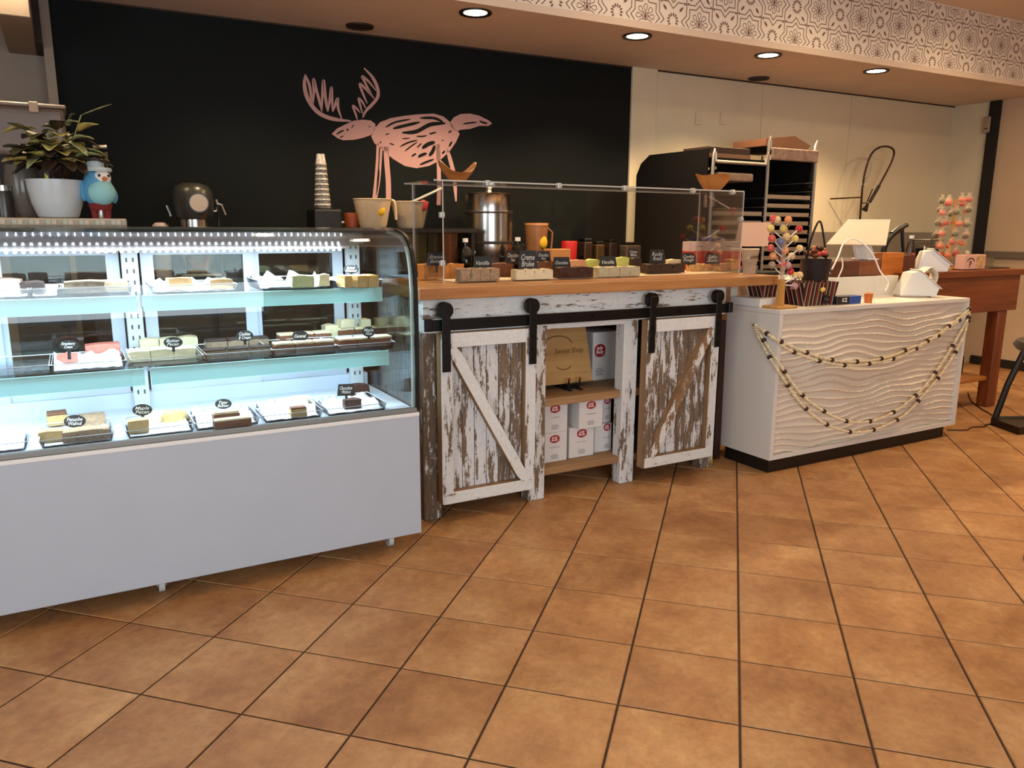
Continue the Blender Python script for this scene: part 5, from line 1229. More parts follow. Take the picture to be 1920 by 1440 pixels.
fc = thing('steam_tap', 'small chrome tap with angled lever right of the mixer', 'tap', (p1[1].x, 5.62, BCZ))
ob('body', tube(nb(), [Vector((p1[1].x + .01, 5.62, BCZ)), Vector((p1[1].x + .01, 5.62, p1[0].z))] + [p1[2]], .010, 8), BLACKP, fc); ob('spout', tube(nb(), p1, .0075, 7), STEELR, fc); ob('lever', tube(nb(), p2, .0075, 7), STEELR, fc)
ck = single('cream_cup_lids', lathe(nb(), [(0, 0), (.045, 0), (.05, .015), (.05, .34), (.03, .36), (0, .36)], (PY(313, 420, 5.6).x - .04, 5.6, BCZ), 18), M('lid_white', C(206, 186, 176), .5), 'short stack of pale lids left of the mixer', 'lids', smooth=True)
# cup stack on a black grinder
gx_ = PY(607, 400, 5.68).x
gr = thing('coffee_grinder', 'black coffee grinder under the tall stack of paper cups', 'grinder', (gx_, 5.68, BCZ))
ob('grinder_body', bx(nb(), gx_ - .09, gx_ + .11, 5.60, 5.83, BCZ, 1.715, .015, 2), M('matt_black', C(14, 15, 15), .5), gr); ob('hopper_lid', cyl(nb(), (gx_ + .01, 5.70, 1.715), .075, .006, 24), M('dark_green_black', C(22, 30, 28), .4), gr)
ob('knob', cyl(nb(), (gx_ + .12, 5.66, 1.62), .012, .02, 12, axis='x'), STEELR, gr)
zt0 = 1.722; n = 18; dzc = (2.10 - .075 - zt0) / (n - 1)
CUPM = [M('cup_band_dark', C(120, 116, 110), .5, var=.95, scale=60), M('cup_band_pale', C(200, 194, 186), .5, var=.6, scale=70)]
for k in range(n):
    r = .058 - .0205 * k / (n - 1); rb = r * .74; hh = .075
    lab = 'patterned paper cup in the stack on the grinder, %s from the bottom' % ORD[k] if k < n - 1 else 'topmost upturned paper cup of the stack, white base showing'
    o = single('paper_cup', lathe(nb(), [(r * 1.06, 0), (r * 1.06, .006), (r, .007), (rb, hh), (rb * .9, hh), (rb * .88, hh - .006), (0, hh - .006)], (0, 0, 0), 18), CUPM[k % 2 if k < n - 1 else 1], lab, 'paper cup', 'stacked paper cups', (gx_, 5.70, zt0 + k * dzc), 0, True)
# measuring cups
def jug(u0, u1, v0, y, label, stain, hand):
    a = PY(u0, v0, y); c = PY(u1, v0, y); r = (c.x - a.x) * .5 * 1.12; cx = (a.x + c.x) / 2; z1 = a.z
    t = thing('measuring_cup', label, 'measuring cup', (cx, y, ZSH), group='measuring cups on the shelf'); hh = z1 - ZSH
    FR = M('frosted_plastic', C(212, 190, 160), .45, var=.08, scale=12)
    ob('cup_wall', lathe(nb(), [(0, 0), (r * .66, 0), (r * .74, hh * .12), (r, hh), (r * .96, hh), (r * .70, hh * .14), (0, hh * .05)], seg=26), FR, t, True, True)
    ob('rim', lathe(nb(), [(r * .98, hh * .985), (r * 1.03, hh * 1.0), (r * .98, hh * 1.015), (r * .94, hh), (r * .98, hh * .985)], seg=26), M('rim_pale', C(226, 206, 178), .4), t, True, True)
    sp = bmesh.new(); sph(sp, (stain[0] * r, -r * .80, hh * stain[1]), r * .26, 12, 8, (1, .35, 1.15)); ob('print_spot', sp, M('spot_' + stain[2], stain[3], .6), t, True, True)
    if hand: ob('handle', tube(nb(), smooth_pts([(r * .92, -.02, hh * .97), (r * 1.14, -.03, hh * .93), (r * 1.20, -.03, hh * .6), (r * 1.22, -.03, hh * .3)], 6), .011, 8), FR, t, True, True)
jug(667, 728, 373, 5.66, 'frosted measuring cup with yellow flower print and handle', (.15, .62, 'yellow', C(222, 184, 40)), True)
jug(738, 797, 378, 5.76, 'frosted measuring cup with pink rim stain', (.45, .86, 'pink', C(206, 70, 90)), False)
st = nb(); p0 = PY(775, 372, 5.76); p1_ = PY(828, 353, 5.76); tube(st, [(p0.x - .05, 5.74, p0.z - .04), p1_], .009, 7)
single('white_spatula', st, WHITEP, 'white spatula handle sticking out of the pink stained measuring cup', 'spatula')
single('orange_tub', lathe(nb(), [(0, 0), (.05, 0), (.055, .10), (.05, .11), (0, .11)], (PY(660, 420, 5.7).x, 5.70, 1.56 - .31 + .331), 18), M('orange_tub', C(150, 76, 30), .5), 'small brown orange tub left of the flowered measuring cup', 'tub', smooth=True)
# cardboard boxes under the shelf
for u0, u1, v0, y, m, lab in ((760, 800, 432, 5.66, C(130, 110, 62), 'olive cardboard box under the shelf, left one'), (802, 828, 432, 5.70, C(122, 100, 56), 'olive cardboard box under the shelf, right one'), (829, 858, 430, 5.62, C(150, 92, 52), 'orange brown cardboard box with a white note behind the guard')):
    t = thing('cardboard_box', lab, 'box', (PY(u0, 450, y).x, y, BCZ)); a = PY(u0, v0, y); c = PY(u1, v0, y)
    ob('box', bx(nb(), a.x, c.x, y, y + .2, BCZ + .0005, min(1.545, a.z), .003), M('card_' + str(u0), m, .8, var=.12, scale=10), t)
    ob('tape', bx(nb(), a.x + (c.x - a.x) * .4, a.x + (c.x - a.x) * .6, y - .001, y, BCZ + .06, min(1.545, a.z)), M('tape_' + str(u0), tuple(min(1, k * 1.4) for k in m[:3]) + (1,), .5), t)
# stacked steel urn
ux = PY(934, 420, 5.62).x; ur = .195
un = thing('steel_urn', 'tall stainless steel urn of stacked bands on the back counter', 'urn', (ux, 5.78, BCZ))
zt_ = PY(931, 363, 5.7).z - BCZ
ob('urn_body', lathe(nb(), [(0, 0), (ur * .96, 0), (ur, .01), (ur, zt_ * .34), (ur * 1.035, zt_ * .345), (ur * 1.035, zt_ * .375), (ur, zt_ * .38), (ur, zt_ * .74), (ur * 1.03, zt_ * .745), (ur * 1.03, zt_ * .775), (ur * .99, zt_ * .78), (ur * .99, zt_ * .98), (ur * 1.03, zt_), (ur * .98, zt_), (ur * .5, zt_ * 1.02), (0, zt_ * 1.02)], seg=40), STEEL, un, True, True)
ob('lid_knob', lathe(nb(), [(0, 0), (.03, 0), (.022, .02), (.034, .035), (.03, .045), (0, .048)], (0, 0, zt_ * 1.02), 18), STEEL, un, True, True); ob('band', lathe(nb(), [(ur * 1.036, zt_ * .34), (ur * 1.045, zt_ * .36), (ur * 1.036, zt_ * .38)], seg=40), M('dark_band', C(60, 52, 46), .5), un, True, True); ob('band', lathe(nb(), [(ur * 1.031, zt_ * .745), (ur * 1.04, zt_ * .755), (ur * 1.031, zt_ * .765)], seg=40), MATS['dark_band'], un, True, True)
ob('tap', cyl(nb(), (.02, -ur - .05, .10), .014, .06, 12, axis='y'), BLACKP, un, True, True)
# glass jugs
for u, v, lab in ((880, 447, 'glass jug with white cap left of the steel urn'), (979, 445, 'glass jug with white cap right of the steel urn')):
    y = 5.41; x = PY(u, v, y).x; zt_ = PY(u, v, y).z - BCZ - .03
    t = thing('glass_jug', lab, 'jug', (x, y + .07, BCZ), group='glass jugs by the urn')
    ob('jug', lathe(nb(), [(0, 0), (.062, 0), (.066, .02), (.066, zt_ * .5), (.05, zt_ * .75), (.02, zt_ * .88), (.018, zt_), (0, zt_)], seg=22), glass('amber_dark_glass', (.22, .16, .10, 1), 1.5, 1.0), t, True, True)
    ob('cap', cyl(nb(), (0, 0, zt_), .022, .03, 16), WHITEP, t, True, True)
    ob('handle', tube(nb(), smooth_pts([(.018, 0, zt_ * .92), (.06, 0, zt_ * .88), (.085, 0, zt_ * .70), (.066, 0, zt_ * .45)], 6), .007, 8), GLASSE, t, True, True)
fj = thing('plastic_pitcher', 'pale pitcher with yellow print behind the acrylic guard', 'pitcher', (PY(1022, 430, 5.62).x, 5.76, BCZ))
ob('pitcher', lathe(nb(), [(0, 0), (.07, 0), (.10, .36), (.095, .36), (.066, .01), (0, .01)], seg=24), M('pitcher_plastic', C(160, 116, 82), .4, var=.1), fj, True, True)
ob('print_spot', sph(nb(), (.02, -.085, .22), .04, 12, 8, (1, .3, 1.3)), MATS['spot_yellow'], fj, True, True)
ob('handle', tube(nb(), [(.09, -.03, .34), (.14, -.03, .30), (.13, -.03, .17)], .011, 8), MATS['pitcher_plastic'], fj, True, True); ob('lid', cyl(nb(), (0, 0, .36), .102, .02, 24), M('peach_lid', C(206, 150, 104), .4), fj, True, True)
single('kraft_box', bx(nb(), PY(1030, 480, 5.45).x, PY(1066, 480, 5.45).x, 5.42, 5.54, BCZ, BCZ + .17, .003), M('kraft', C(196, 146, 96), .8), 'small kraft box behind the counter fudge', 'box')
single('red_tub', lathe(nb(), [(0, 0), (.06, 0), (.07, .22), (.065, .23), (0, .23)], (PY(1072, 470, 5.62).x, 5.66, BCZ), 20), M('red_plastic', C(190, 44, 40), .4), 'red tub behind the counter fudge', 'tub', smooth=True)
for u, w_, hh, col, lab in ((1105, .09, .28, C(70, 52, 40), 'dark jar standing first in the row behind the guard'), (1128, .09, .25, C(96, 74, 40), 'olive jar second in the row behind the guard'), (1152, .09, .27, C(60, 44, 40), 'brown jar third in the row behind the guard'), (1190, .17, .24, C(110, 96, 84), 'grey toaster like box at the end of the back counter')):
    x = PY(u, 470, 5.66).x; t = thing('storage_jar', lab, 'jar', (x, 5.72, BCZ), group='jars behind the guard')
    ob('jar_body', bx(nb(), -w_ / 2, w_ / 2, -.05, .06, 0, hh * .8, .012, 2), M('jar_%d' % u, col, .3, var=.2, scale=15), t, False, True); ob('jar_lid', bx(nb(), -w_ / 2 * .9, w_ / 2 * .9, -.045, .055, hh * .8, hh * .9, .008, 2), BLACKP, t, False, True)
# wooden bowls on the guard
def bowl(u, v, w_px, h_px, y, label, boat):
    p = PY(u, v, y); s = ps(p); r = w_px * s / 2; hh = h_px * s
    t = thing('wooden_bowl', label, 'bowl', (p.x, y, GZ1 + .0065), group='carved wooden bowls on the guard'); bm = nb(); seg = 36; rings = []
    prof_ = [(.0, 0), (.30, 0), (.52, .18), (.82, .62), (1.0, 1.0), (.93, 1.0), (.72, .62), (.42, .22), (0, .16)]
    for rr, zz in prof_:
        ring = []
        for k in range(seg):
            a = 2 * PI * k / seg; bump_ = (abs(math.cos(a)) ** 3 * .55 + .45) if boat else (1 + .06 * math.sin(3 * a))
            ring.append(bm.verts.new((r * rr * math.cos(a), r * rr * .62 * math.sin(a), hh * zz * (bump_ if zz > .3 else 1))))
        rings.append(ring)
    for A, B in zip(rings, rings[1:]):
        for k in range(seg):
            l = (k + 1) % seg; bm.faces.new((A[k], A[l], B[l], B[k]))
    bmesh.ops.remove_doubles(bm, verts=bm.verts, dist=1e-5)
    ob('bowl_shell', bm, wood('bowl_wood', C(150, 92, 44), C(190, 128, 70), C(206, 150, 92), 'x', .5, 14, 5), t, True, True)
bowl(858, 343, 76, 38, 4.12, 'carved boat shaped wooden bowl at the left end of the guard', True)
bowl(1336, 354, 78, 30, 4.14, 'flared wooden bowl at the right end of the guard', False)

# ================================================================== KITCHEN CORNER
def pan_rack(x0, x1, y0, y1, ztop, label, npan, zlow, closed):
    t = thing('sheet_pan_rack', label, 'rack', ((x0 + x1) / 2, (y0 + y1) / 2, 0), group='sheet pan racks')
    for x in (x0, x1):
        b = tube(nb(), smooth_pts([(x, y0, 0.06), (x, y0, ztop - .10), (x + (.03 if x == x0 else -.03), y0, ztop - .02)], 5), .014, 8); ob('upright', b, STEELR, t, True)
        ob('upright', tube(nb(), [(x, y1, 0.06), (x, y1, ztop)], .014, 8), STEELR, t, True)
        for y in (y0, y1): ob('caster', cyl(nb(), (x - .012, y, .03), .03, .024, 14, axis='x'), BLACKP, t)
    ob('top_bar', tube(nb(), [(x0 + .03, y0, ztop - .02), (x1 - .03, y0, ztop - .02)], .014, 8), STEELR, t)
    k = 0; z = zlow
    while z < ztop - .25:
        ln = nb(); bx(ln, x0 + .012, x0 + .03, y0, y1, z - .004, z); bx(ln, x1 - .03, x1 - .012, y0, y1, z - .004, z); 
        lo2 = ob('runner_pair', ln, STEELR, t); lo2['kind'] = 'stuff'
        z += .078; k += 1
    z = zlow; k = 0
    while z < ztop - .40:
        o = single('sheet_pan', prism(prism(nb(), [(x0 + .034, z + .001), (x1 - .034, z + .001), (x1 - .034, z + .004), (x0 + .034, z + .004)], 'y', y0 + .01, y1 - .02), [(x0 + .034, z + .001), (x1 - .034, z + .001), (x1 - .030, z + .036), (x0 + .030, z + .036)], 'y', y0 + .004, y0 + .010), STEELR, 'aluminium sheet pan in the ' + ('left' if x0 < 5.2 else 'right') + ' pan rack, %s from the bottom' % ORD[k], 'sheet pan', 'sheet pans in the %s rack' % ('left' if x0 < 5.2 else 'right'))
        z += .078; k += 1
    return t
pan_rack(4.72, 5.36, 5.0, 5.80, 2.16, 'aluminium sheet pan rack behind the guard, partly hidden by it', 10, 1.0, False)
pan_rack(5.46, 6.08, 5.10, 5.75, 2.30, 'aluminium sheet pan rack full of trays against the panelled wall', 12, 1.0, True)
bk_p = M('rack_shroud', C(9, 8, 8), .8, spec=.2)
zb_ = PX(1195, 300, 4.69).z; zf_ = PX(1300, 282, 4.69).z
b = nb(); prism(b, [(5.02, .1), (5.02, zf_), (5.78, zb_ + .03), (5.90, zb_ - .04), (5.96, zb_ - .14), (5.96, .1)], 'x', 4.678, 4.69); bx(b, 4.692, 5.38, 5.86, 5.87, .1, 2.1); bx(b, 5.382, 5.392, 5.02, 5.86, .1, 2.14); bx(b, 4.692, 5.38, 5.02, 5.86, 2.165, 2.175)
single('rack_cover', b, bk_p, 'black cover draped over the left pan rack', 'cover', 'black rack covers')
b = nb(); bx(b, 5.44, 6.10, 5.80, 5.81, .1, 2.26); bx(b, 6.102, 6.112, 5.12, 5.80, .1, 2.26); bx(b, 5.44, 6.10, 5.14, 5.80, 2.31, 2.314)
single('rack_cover', b, bk_p, 'black cover behind the right pan rack', 'cover', 'black rack covers')
for (u0, u1, v0, y, z0, d, col, lab) in ((1302, 1376, 268, 5.12, 2.222, .2, C(74, 50, 36), 'brown cardboard tray lying on the left pan rack'), (1392, 1470, 272, 5.2, 2.315, .3, C(120, 82, 56), 'folded brown cardboard piled on the right pan rack')):
    a = PY(u0, v0, y); c = PY(u1, v0, y); t = thing('cardboard_tray', lab, 'cardboard', (a.x, y, z0))
    zb = z0 if u0 > 1350 else PY(u0, 285, y).z
    if u0 < 1350: ob('tray_box', bx(nb(), 4.74, 5.22, 5.08, 5.40, 2.177, 2.27, .004), M('dk_card', col, .8), t); ob('rim', bx(nb(), 4.74, 5.22, 5.073, 5.079, 2.177, 2.215), M('pale_card', C(150, 118, 92), .8), t)
    else:
        b = nb(); prism(b, [(5.47, 2.316), (6.02, 2.316), (6.06, 2.345), (5.84, 2.42), (5.48, 2.38)], 'y', 5.15, 5.55); ob('folded_sheet', b, M('mid_card', col, .8), t)
        b = nb(); bx(b, 5.48, 6.07, 5.06, 5.09, 2.19, 2.30, .012, 2); single('plastic_cover_roll', b, M('crumpled_film', C(150, 128, 116), .35, var=.3, scale=18, bmp=.6), 'crumpled plastic cover gathered at the top of the right pan rack', 'plastic cover')
wb = nb(); bx(wb, 4.80, 5.22, 5.02, 5.30, 1.99, 2.06, .015, 2)
single('wrapped_bundle', wb, M('grey_film', C(160, 138, 122), .4, var=.25, scale=14, bmp=.5), 'grey plastic wrapped bundle on top of the left pan rack', 'bundle')
# pre-rinse tap over a sink
sk = thing('steel_sink', 'stainless steel sink bench along the panelled wall', 'sink', (7.8, 5.6, 0))
ob('basin', slab(nb(), 6.5, 9.3, 5.42, 6.17, 1.0, 1.28), STEELR, sk); ob('splash_back', slab(nb(), 6.5, 9.3, 6.15, 6.175, 1.28, 1.56), STEELR, sk)
for x in (6.6, 7.9, 9.2): ob('leg', tube(nb(), [(x, 5.4, 0), (x, 5.4, 1.0)], .02, 8), STEELR, sk); ob('leg', tube(nb(), [(x, 5.8, 0), (x, 5.8, 1.0)], .02, 8), STEELR, sk)
YFz = 5.72
def fz(u, v): return PY(1560 + u * .1181, 250 + v * .1181, YFz)
tp_ = thing('pre_rinse_tap', 'tall pre-rinse tap with looping spring hose at the sink', 'tap', (fz(445, 1360).x, YFz, 1.281))
DKM = M('dark_bronze_metal', C(88, 62, 46), .35, .7)
v0 = fz(445, 1360)
ob('riser_pipe', tube(nb(), [Vector((v0.x, YFz, 1.281)), v0, fz(480, 880)], .011, 8), DKM, tp_)
hs = smooth_pts([fz(*q) for q in ((482, 890), (500, 740), (540, 560), (600, 380), (690, 260), (820, 210), (930, 225), (985, 290), (960, 420), (880, 590), (760, 810))], 6)
ob('hose', tube(nb(), hs, .011, 8), DKM, tp_, True)
sp_ = nb(); tt = []
for i in range(60):
    f = i / 59 * 30; k = int(f); q = hs[min(k, len(hs) - 2)] + (hs[min(k + 1, len(hs) - 1)] - hs[min(k, len(hs) - 2)]) * (f - k)
    a = i * 2.2; tt.append(q + Vector((math.cos(a) * .018, math.sin(a) * .018, math.sin(a) * .008)))
ob('spring', tube(nb(), tt, .003, 5), STEELR, tp_, True)
ob('wall_bracket', tube(nb(), [fz(480, 1015), fz(380, 1020), fz(280, 1030) + Vector((0, .25, 0))], .008, 7), DKM, tp_)
ob('spray_handle', tube(nb(), [fz(750, 830), fz(600, 1090)], .018, 9), BLACKP, tp_, True); ob('squeeze_lever', tube(nb(), [fz(645, 885), fz(555, 1090)], .007, 7), DKM, tp_)
ob('spray_head', tube(nb(), [fz(570, 1110), fz(540, 1180), fz(520, 1215)], .014, 10, taper=2.4), M('spray_head_steel', C(70, 60, 52), .3, .6), tp_, True); ob('hook', tube(nb(), [fz(470, 1105), fz(550, 1110)], .006, 7), DKM, tp_)
for u, lab in ((1309, 'white wall outlet plate, the left one on the panelled wall'), (1355, 'white light switch plate, the right one on the panelled wall')):
    q = PW(u, 222, WB); t = thing('wall_plate', lab, 'outlet', (q.x, q.y - .006, q.z - .06)); ob('plate', bx(nb(), q.x - .035, q.x + .035, q.y - .012, q.y - .003, q.z - .06, q.z + .06, .003), M('plate_ivory', C(226, 212, 186), .4), t); ob('toggle', bx(nb(), q.x - .012, q.x + .012, q.y - .016, q.y - .012, q.z - .03, q.z + .03, .002), MATS['plate_ivory'], t)
q = PX(1859, 240, XW - .05); t = thing('door_sensor', 'rounded white sensor box at the top of the black post', 'sensor', (XW - .05, 5.44, 2.72)); ob('sensor_case', bx(nb(), XW - .075, XW - .051, 5.46, 5.54, 2.70, 2.88, .02, 3), M('sensor_beige', C(176, 158, 134), .5), t); ob('sensor_slot', bx(nb(), XW - .077, XW - .075, 5.48, 5.52, 2.74, 2.75), BLACKP, t)

# ================================================================== ON TOP OF THE CASE
CT = 1.5855
bd = thing('mosaic_board', 'pale board with tiled edge lying on the display case', 'board', (0, 3.9, CT)); x1 = .222
ob('board', bx(nb(), -.55, x1, 3.80, 4.10, CT, CT + .034, .006, 2), M('pale_mosaic', C(196, 180, 158), .6), bd)
for k in range(38):
    x = -.54 + k * .02; ob('edge_tile', bx(nb(), x + .001, x + .018, 3.796, 3.80, CT + .008, CT + .026), M(['mosaic_a', 'mosaic_b', 'mosaic_c'][k % 3], [C(206, 190, 168), C(176, 164, 144), C(190, 190, 172)][k % 3], .5), bd)
ZB = CT + .035
pt_ = thing('potted_plant', 'golden leaved plant in a white pot on the display case', 'plant', (-.032, 3.90, ZB)); PXc, PYc = -.032, 3.92
ob('pot', lathe(nb(), [(0, 0), (.070, 0), (.078, .006), (.096, .06), (.107, .12), (.110, .158), (.104, .158), (.10, .12), (.07, .02), (0, .02)], (PXc, PYc, ZB), 36), M('white_ceramic', C(206, 210, 210), .3, var=.03, scale=30), pt_, True)
ob('soil', cyl(nb(), (PXc, PYc, ZB + .13), .099, .012, 24), M('soil', C(30, 22, 18), .9), pt_)
ob('plant_tag', bx(nb(), PXc - .035, PXc - .022, PYc - .06, PYc - .058, ZB + .12, ZB + .215), M('yellow_tag', C(206, 196, 70), .5), pt_)
LF = [M('leaf_gold', C(190, 172, 106), .35, var=.45, scale=40), M('leaf_green', C(92, 92, 50), .45, var=.4, scale=40), M('leaf_dark', C(54, 38, 26), .5, var=.4, scale=30), M('leaf_pale', C(170, 172, 124), .4, var=.2, scale=40)]
rl_ = random.Random(5)
def leaf(base, ang, elev, L, wd, droop, mat):
    bm = nb(); n = 6; l, r, m_ = [], [], []
    c, s = math.cos(ang), math.sin(ang)
    for i in range(n + 1):
        f = i / n; d = L * f; z = d * math.sin(elev) - droop * f * f * L; w2 = wd * math.sin(PI * min(1, f * .92 + .05)) ** .8 / 2
        fx = d * math.cos(elev); ctr = Vector(base) + Vector((c * fx, s * fx, z)); sd = Vector((-s, c, 0)) * w2
        m_.append(bm.verts.new(ctr)); l.append(bm.verts.new(ctr + sd + Vector((0, 0, w2 * .35)))); r.append(bm.verts.new(ctr - sd + Vector((0, 0, w2 * .35))))
    for i in range(n):
        bm.faces.new((m_[i], m_[i + 1], l[i + 1], l[i])); bm.faces.new((r[i], r[i + 1], m_[i + 1], m_[i]))
    bmesh.ops.remove_doubles(bm, verts=bm.verts, dist=1e-5)
    o = ob('leaf', bm, mat, pt_, True); so = o.modifiers.new('thickness', 'SOLIDIFY'); so.thickness = .001
top_c = (PXc + .02, PYc, ZB + .25)
for k in range(9):
    a = k * .7; tube_b = tube(nb(), smooth_pts([(PXc + .02 * math.cos(a), PYc + .02 * math.sin(a), ZB + .14), (PXc + .04 * math.cos(a), PYc + .04 * math.sin(a), ZB + .22), (PXc + .07 * math.cos(a), PYc + .07 * math.sin(a), ZB + .27)], 4), .004, 5); ob('stem', tube_b, LF[2], pt_, True)
for k in range(120):
    a = k * 2.399; f = k / 120; r0 = .02 + .09 * rl_.random(); z0 = ZB + .19 + .15 * f * rl_.random() + .03
    leaf((PXc + .015 + r0 * math.cos(a), PYc + r0 * math.sin(a), z0), a + rl_.uniform(-.4, .4), rl_.uniform(-.1, .5), rl_.uniform(.08, .145), rl_.uniform(.055, .085), rl_.uniform(.1, .6), LF[[2, 2, 1, 0, 0, 1, 3, 0][k % 8] if f > .35 else 2])
for k in range(12):
    a = k * .55; leaf((PXc + .05 + .02 * math.cos(a), PYc + .01, ZB + .31 + .008 * k), a, rl_.uniform(.3, 1.1), .075, .04, .4, LF[[1, 3, 1][k % 3]])
p0 = PY(143, 243, 3.92); p1 = PY(152, 216, 3.92); p2 = PY(208, 192, 3.92)
ob('stem', tube(nb(), [PY(135, 275, 3.92), p0, p1], .0025, 5), LF[3], pt_); leaf(p1, 0.0, .42, (p2 - p1).length, .022, .0, LF[3])
# penguin figurine
fx_ = PY(188, 400, 3.88).x
pg = thing('bird_figurine', 'blue bird figurine in a white hat beside the plant pot', 'figurine', (fx_, 3.88, ZB))
BLU = M('felt_blue', C(104, 164, 196), .8); AQU = M('felt_aqua', C(160, 206, 206), .85); HATW = M('felt_white', C(208, 216, 214), .85)
ob('body', lathe(nb(), [(0, .055), (.035, .058), (.056, .08), (.062, .11), (.056, .15), (.046, .18), (.034, .205), (.015, .215), (0, .216)], (fx_, 3.88, ZB), 26), BLU, pg, True)
ob('belly', sph(nb(), (fx_ + .012, 3.850, ZB + .108), .056, 18, 12, (1.0, .85, .98)), AQU, pg, True)
ob('face', sph(nb(), (fx_ + .018, 3.852, ZB + .170), .036, 16, 10, (1, .8, .95)), M('felt_cream', C(232, 226, 220), .85), pg, True)
ob('eye', sph(nb(), (fx_ + .008, 3.824, ZB + .178), .006, 10, 6), BLACKP, pg, True); ob('eye', sph(nb(), (fx_ + .044, 3.832, ZB + .178), .006, 10, 6), BLACKP, pg, True)
b = nb(); bmesh.ops.create_cone(b, cap_ends=True, segments=12, radius1=.012, radius2=.001, depth=.03, matrix=Matrix.Translation((fx_ + .032, 3.818, ZB + .165)) @ Matrix.Rotation(PI / 2, 4, 'X') @ Matrix.Rotation(.5, 4, 'Y')); ob('beak', b, M('beak_orange', C(214, 132, 84), .7), pg, True)
ob('hat_brim', lathe(nb(), [(.03, .20), (.058, .195), (.062, .203), (.058, .212), (.03, .214)], (fx_, 3.876, ZB), 24), HATW, pg, True); ob('hat_crown', lathe(nb(), [(.036, .208), (.037, .235), (.034, .248), (0, .25)], (fx_ - .004, 3.88, ZB), 22), HATW, pg, True)
ob('wing', sph(nb(), (fx_ - .055, 3.875, ZB + .115), .03, 12, 8, (.6, .6, 1.5)), BLU, pg, True); ob('wing', sph(nb(), (fx_ + .060, 3.885, ZB + .095), .026, 12, 8, (.6, .6, 1.2)), BLU, pg, True)
ob('trousers', lathe(nb(), [(0, .035), (.04, .036), (.048, .06), (.03, .07), (0, .07)], (fx_ + .004, 3.88, ZB), 20), M('felt_red', C(138, 48, 46), .85), pg, True)
for s in (-.02, .028): ob('leg', cyl(nb(), (fx_ + s, 3.88, ZB), .012, .04, 12, .016), MATS['felt_red'], pg, True)
# jars and bins behind the plant
single('spice_shaker', lathe(nb(), [(0, 0), (.022, 0), (.022, .07), (.018, .085), (0, .088)], (PY(42, 400, 4.02).x, 4.04, ZB), 16), M('amber_shaker', C(186, 120, 70), .4), 'small amber shaker left of the white pot', 'shaker', smooth=True)
jr = thing('glass_canister', 'glass canister with chrome lid at the left of the board', 'canister', (PY(10, 400, 3.98).x, 3.98, ZB)); x = jr.location.x
ob('canister', lathe(nb(), [(0, 0), (.035, 0), (.036, .09), (.032, .11), (0, .11)], (x, 3.98, ZB), 18), M('dark_canister', C(70, 62, 54), .3, var=.3), jr, True); ob('lid', cyl(nb(), (x, 3.98, ZB + .11), .034, .022, 18), STEEL, jr, True)
x = PY(36, 290, 4.04).x
vs_ = thing('glass_vase', 'rounded cloudy glass vase behind the plant', 'vase', (x, 4.03, ZB))
ob('vase', lathe(nb(), [(0, 0), (.03, 0), (.05, .03), (.066, .10), (.066, .16), (.058, .22), (.054, .22), (.06, .16), (.06, .10), (.03, .01), (0, .01)], (x, 4.03, ZB), 24), M('cloudy_glass', C(132, 124, 114), .15, alpha=.6), vs_, True)
cb_ = thing('clear_bin', 'large clear plastic bin on a high stand behind the plant', 'bin', (-.15, 5.2, 0)); a = PY(-40, 186, 5.1); c = PY(118, 186, 5.1); zlo = PY(40, 290, 5.1).z
CLB = glass('smoky_bin', (.62, .57, .53, 1), 1.45, .6)
ob('bin_walls', bx(nb(), a.x, c.x, 5.1, 5.42, zlo, a.z - .02, .02, 2), M('bin_plastic', C(150, 130, 118), .35, alpha=.55, var=.1, scale=6), cb_); ob('bin_lid', bx(nb(), a.x - .01, c.x + .01, 5.09, 5.43, a.z - .02, a.z, .006), M('bin_lid', C(168, 150, 134), .4, alpha=.8), cb_); ob('latch', bx(nb(), PY(52, 186, 5.09).x, PY(70, 186, 5.09).x, 5.078, 5.09, a.z - .05, a.z + .006, .004), M('latch_beige', C(196, 166, 142), .5), cb_)
ob('stand', bx(nb(), a.x + .05, c.x - .05, 5.14, 5.40, 0, zlo - .001), M('stand_dark', C(40, 32, 28), .7), cb_)
pm = thing('chrome_pump', 'chrome milk frother arm standing behind the figurine', 'frother', (PY(190, 330, 4.05).x, 4.06, CT)); x = pm.location.x
ob('column', tube(nb(), [(x + .012, 4.06, CT + .035), PY(199, 285, 4.06)], .006, 8), STEEL, pm); ob('arm', tube(nb(), [PY(174, 276, 4.06), PY(200, 275, 4.06)], .009, 8), STEEL, pm); ob('cup', lathe(nb(), [(0, 0), (.03, 0), (.036, .10), (.03, .13), (0, .13)], (PY(182, 330, 4.06).x, 4.06, CT + .035), 18), STEEL, pm, True)

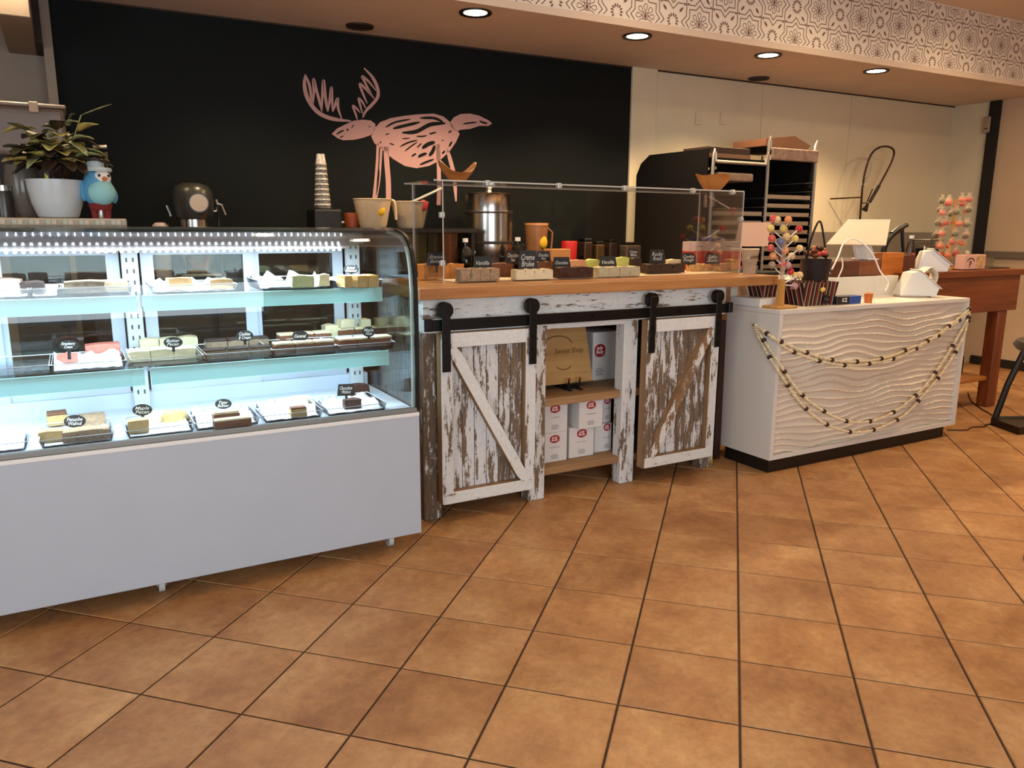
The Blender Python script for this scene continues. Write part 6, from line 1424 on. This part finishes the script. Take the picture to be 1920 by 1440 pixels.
# ================================================================== BEHIND THE CAMERA (seen only as reflections and shadow)
SHW = wood('shop_shelf_wood', C(110, 74, 46), C(132, 92, 58), C(148, 106, 70), 'x', .5)
su = thing('shop_shelving', 'brown wooden shop shelving on the wall facing the counter', 'shelving', (6.2, -3.65, 0))
for x in (4.6, 6.2, 7.8): ob('upright', bx(nb(), x - .02, x + .02, -3.85, -3.45, 0, 2.3), SHW, su)
SHZ = (.35, .85, 1.3, 1.75, 2.2)
for z in SHZ: ob('shelf', bx(nb(), 4.62, 7.78, -3.84, -3.46, z, z + .03), SHW, su)
jcol = [C(206, 186, 150), C(150, 70, 50), C(120, 140, 90), C(220, 190, 90), C(90, 60, 50)]
jm = []
for k, c in enumerate(jcol):
    jm.append((mesh_of('jar_body', lathe(nb(), [(0, 0), (.07, 0), (.075, .02), (.075, .17), (.05, .21), (0, .21)], seg=14), M('shop_jar_%d' % k, c, .3), True), mesh_of('jar_lid', cyl(nb(), (0, 0, .21), .055, .03, 14), M('jar_lid_pale', C(220, 214, 200), .4), True)))
rj = random.Random(3)
for z in SHZ[1:4]:
    for k in range(13):
        x = 4.78 + k * .235 + rj.uniform(-.02, .02)
        if abs(x - 6.2) < .1: continue
        a, c = jm[rj.randrange(5)]; t = thing('shop_jar', 'filled candy jar on the shop shelving facing the counter', 'jar', (x, -3.65 + rj.uniform(-.03, .03), z + .031), group='jars on the shop shelving')
        ob('jar_body', a, None, t, local=True); ob('jar_lid', c, None, t, local=True)
# cafe table outside the right edge, its shade falls into the picture
q = Vector((6.3, 2.75, 3.63)); q = q + (PZ(1965, 1235, 0) - q) / 1.4235
cf = thing('bar_table', 'round grey black bar table whose edge pokes in at the right of the picture', 'table', (q.x, q.y, 0))
ob('table_top', lathe(nb(), [(0, 1.04), (.30, 1.04), (.315, 1.06), (.30, 1.08), (0, 1.08)], seg=32), M('cafe_top', C(60, 42, 32), .4), cf, True, True); ob('pedestal', cyl(nb(), (0, 0, .03), .03, 1.01, 16), BLACKM, cf, True, True); ob('foot', lathe(nb(), [(0, 0), (.15, 0), (.15, .015), (.04, .04), (0, .04)], seg=28), BLACKM, cf, True, True)
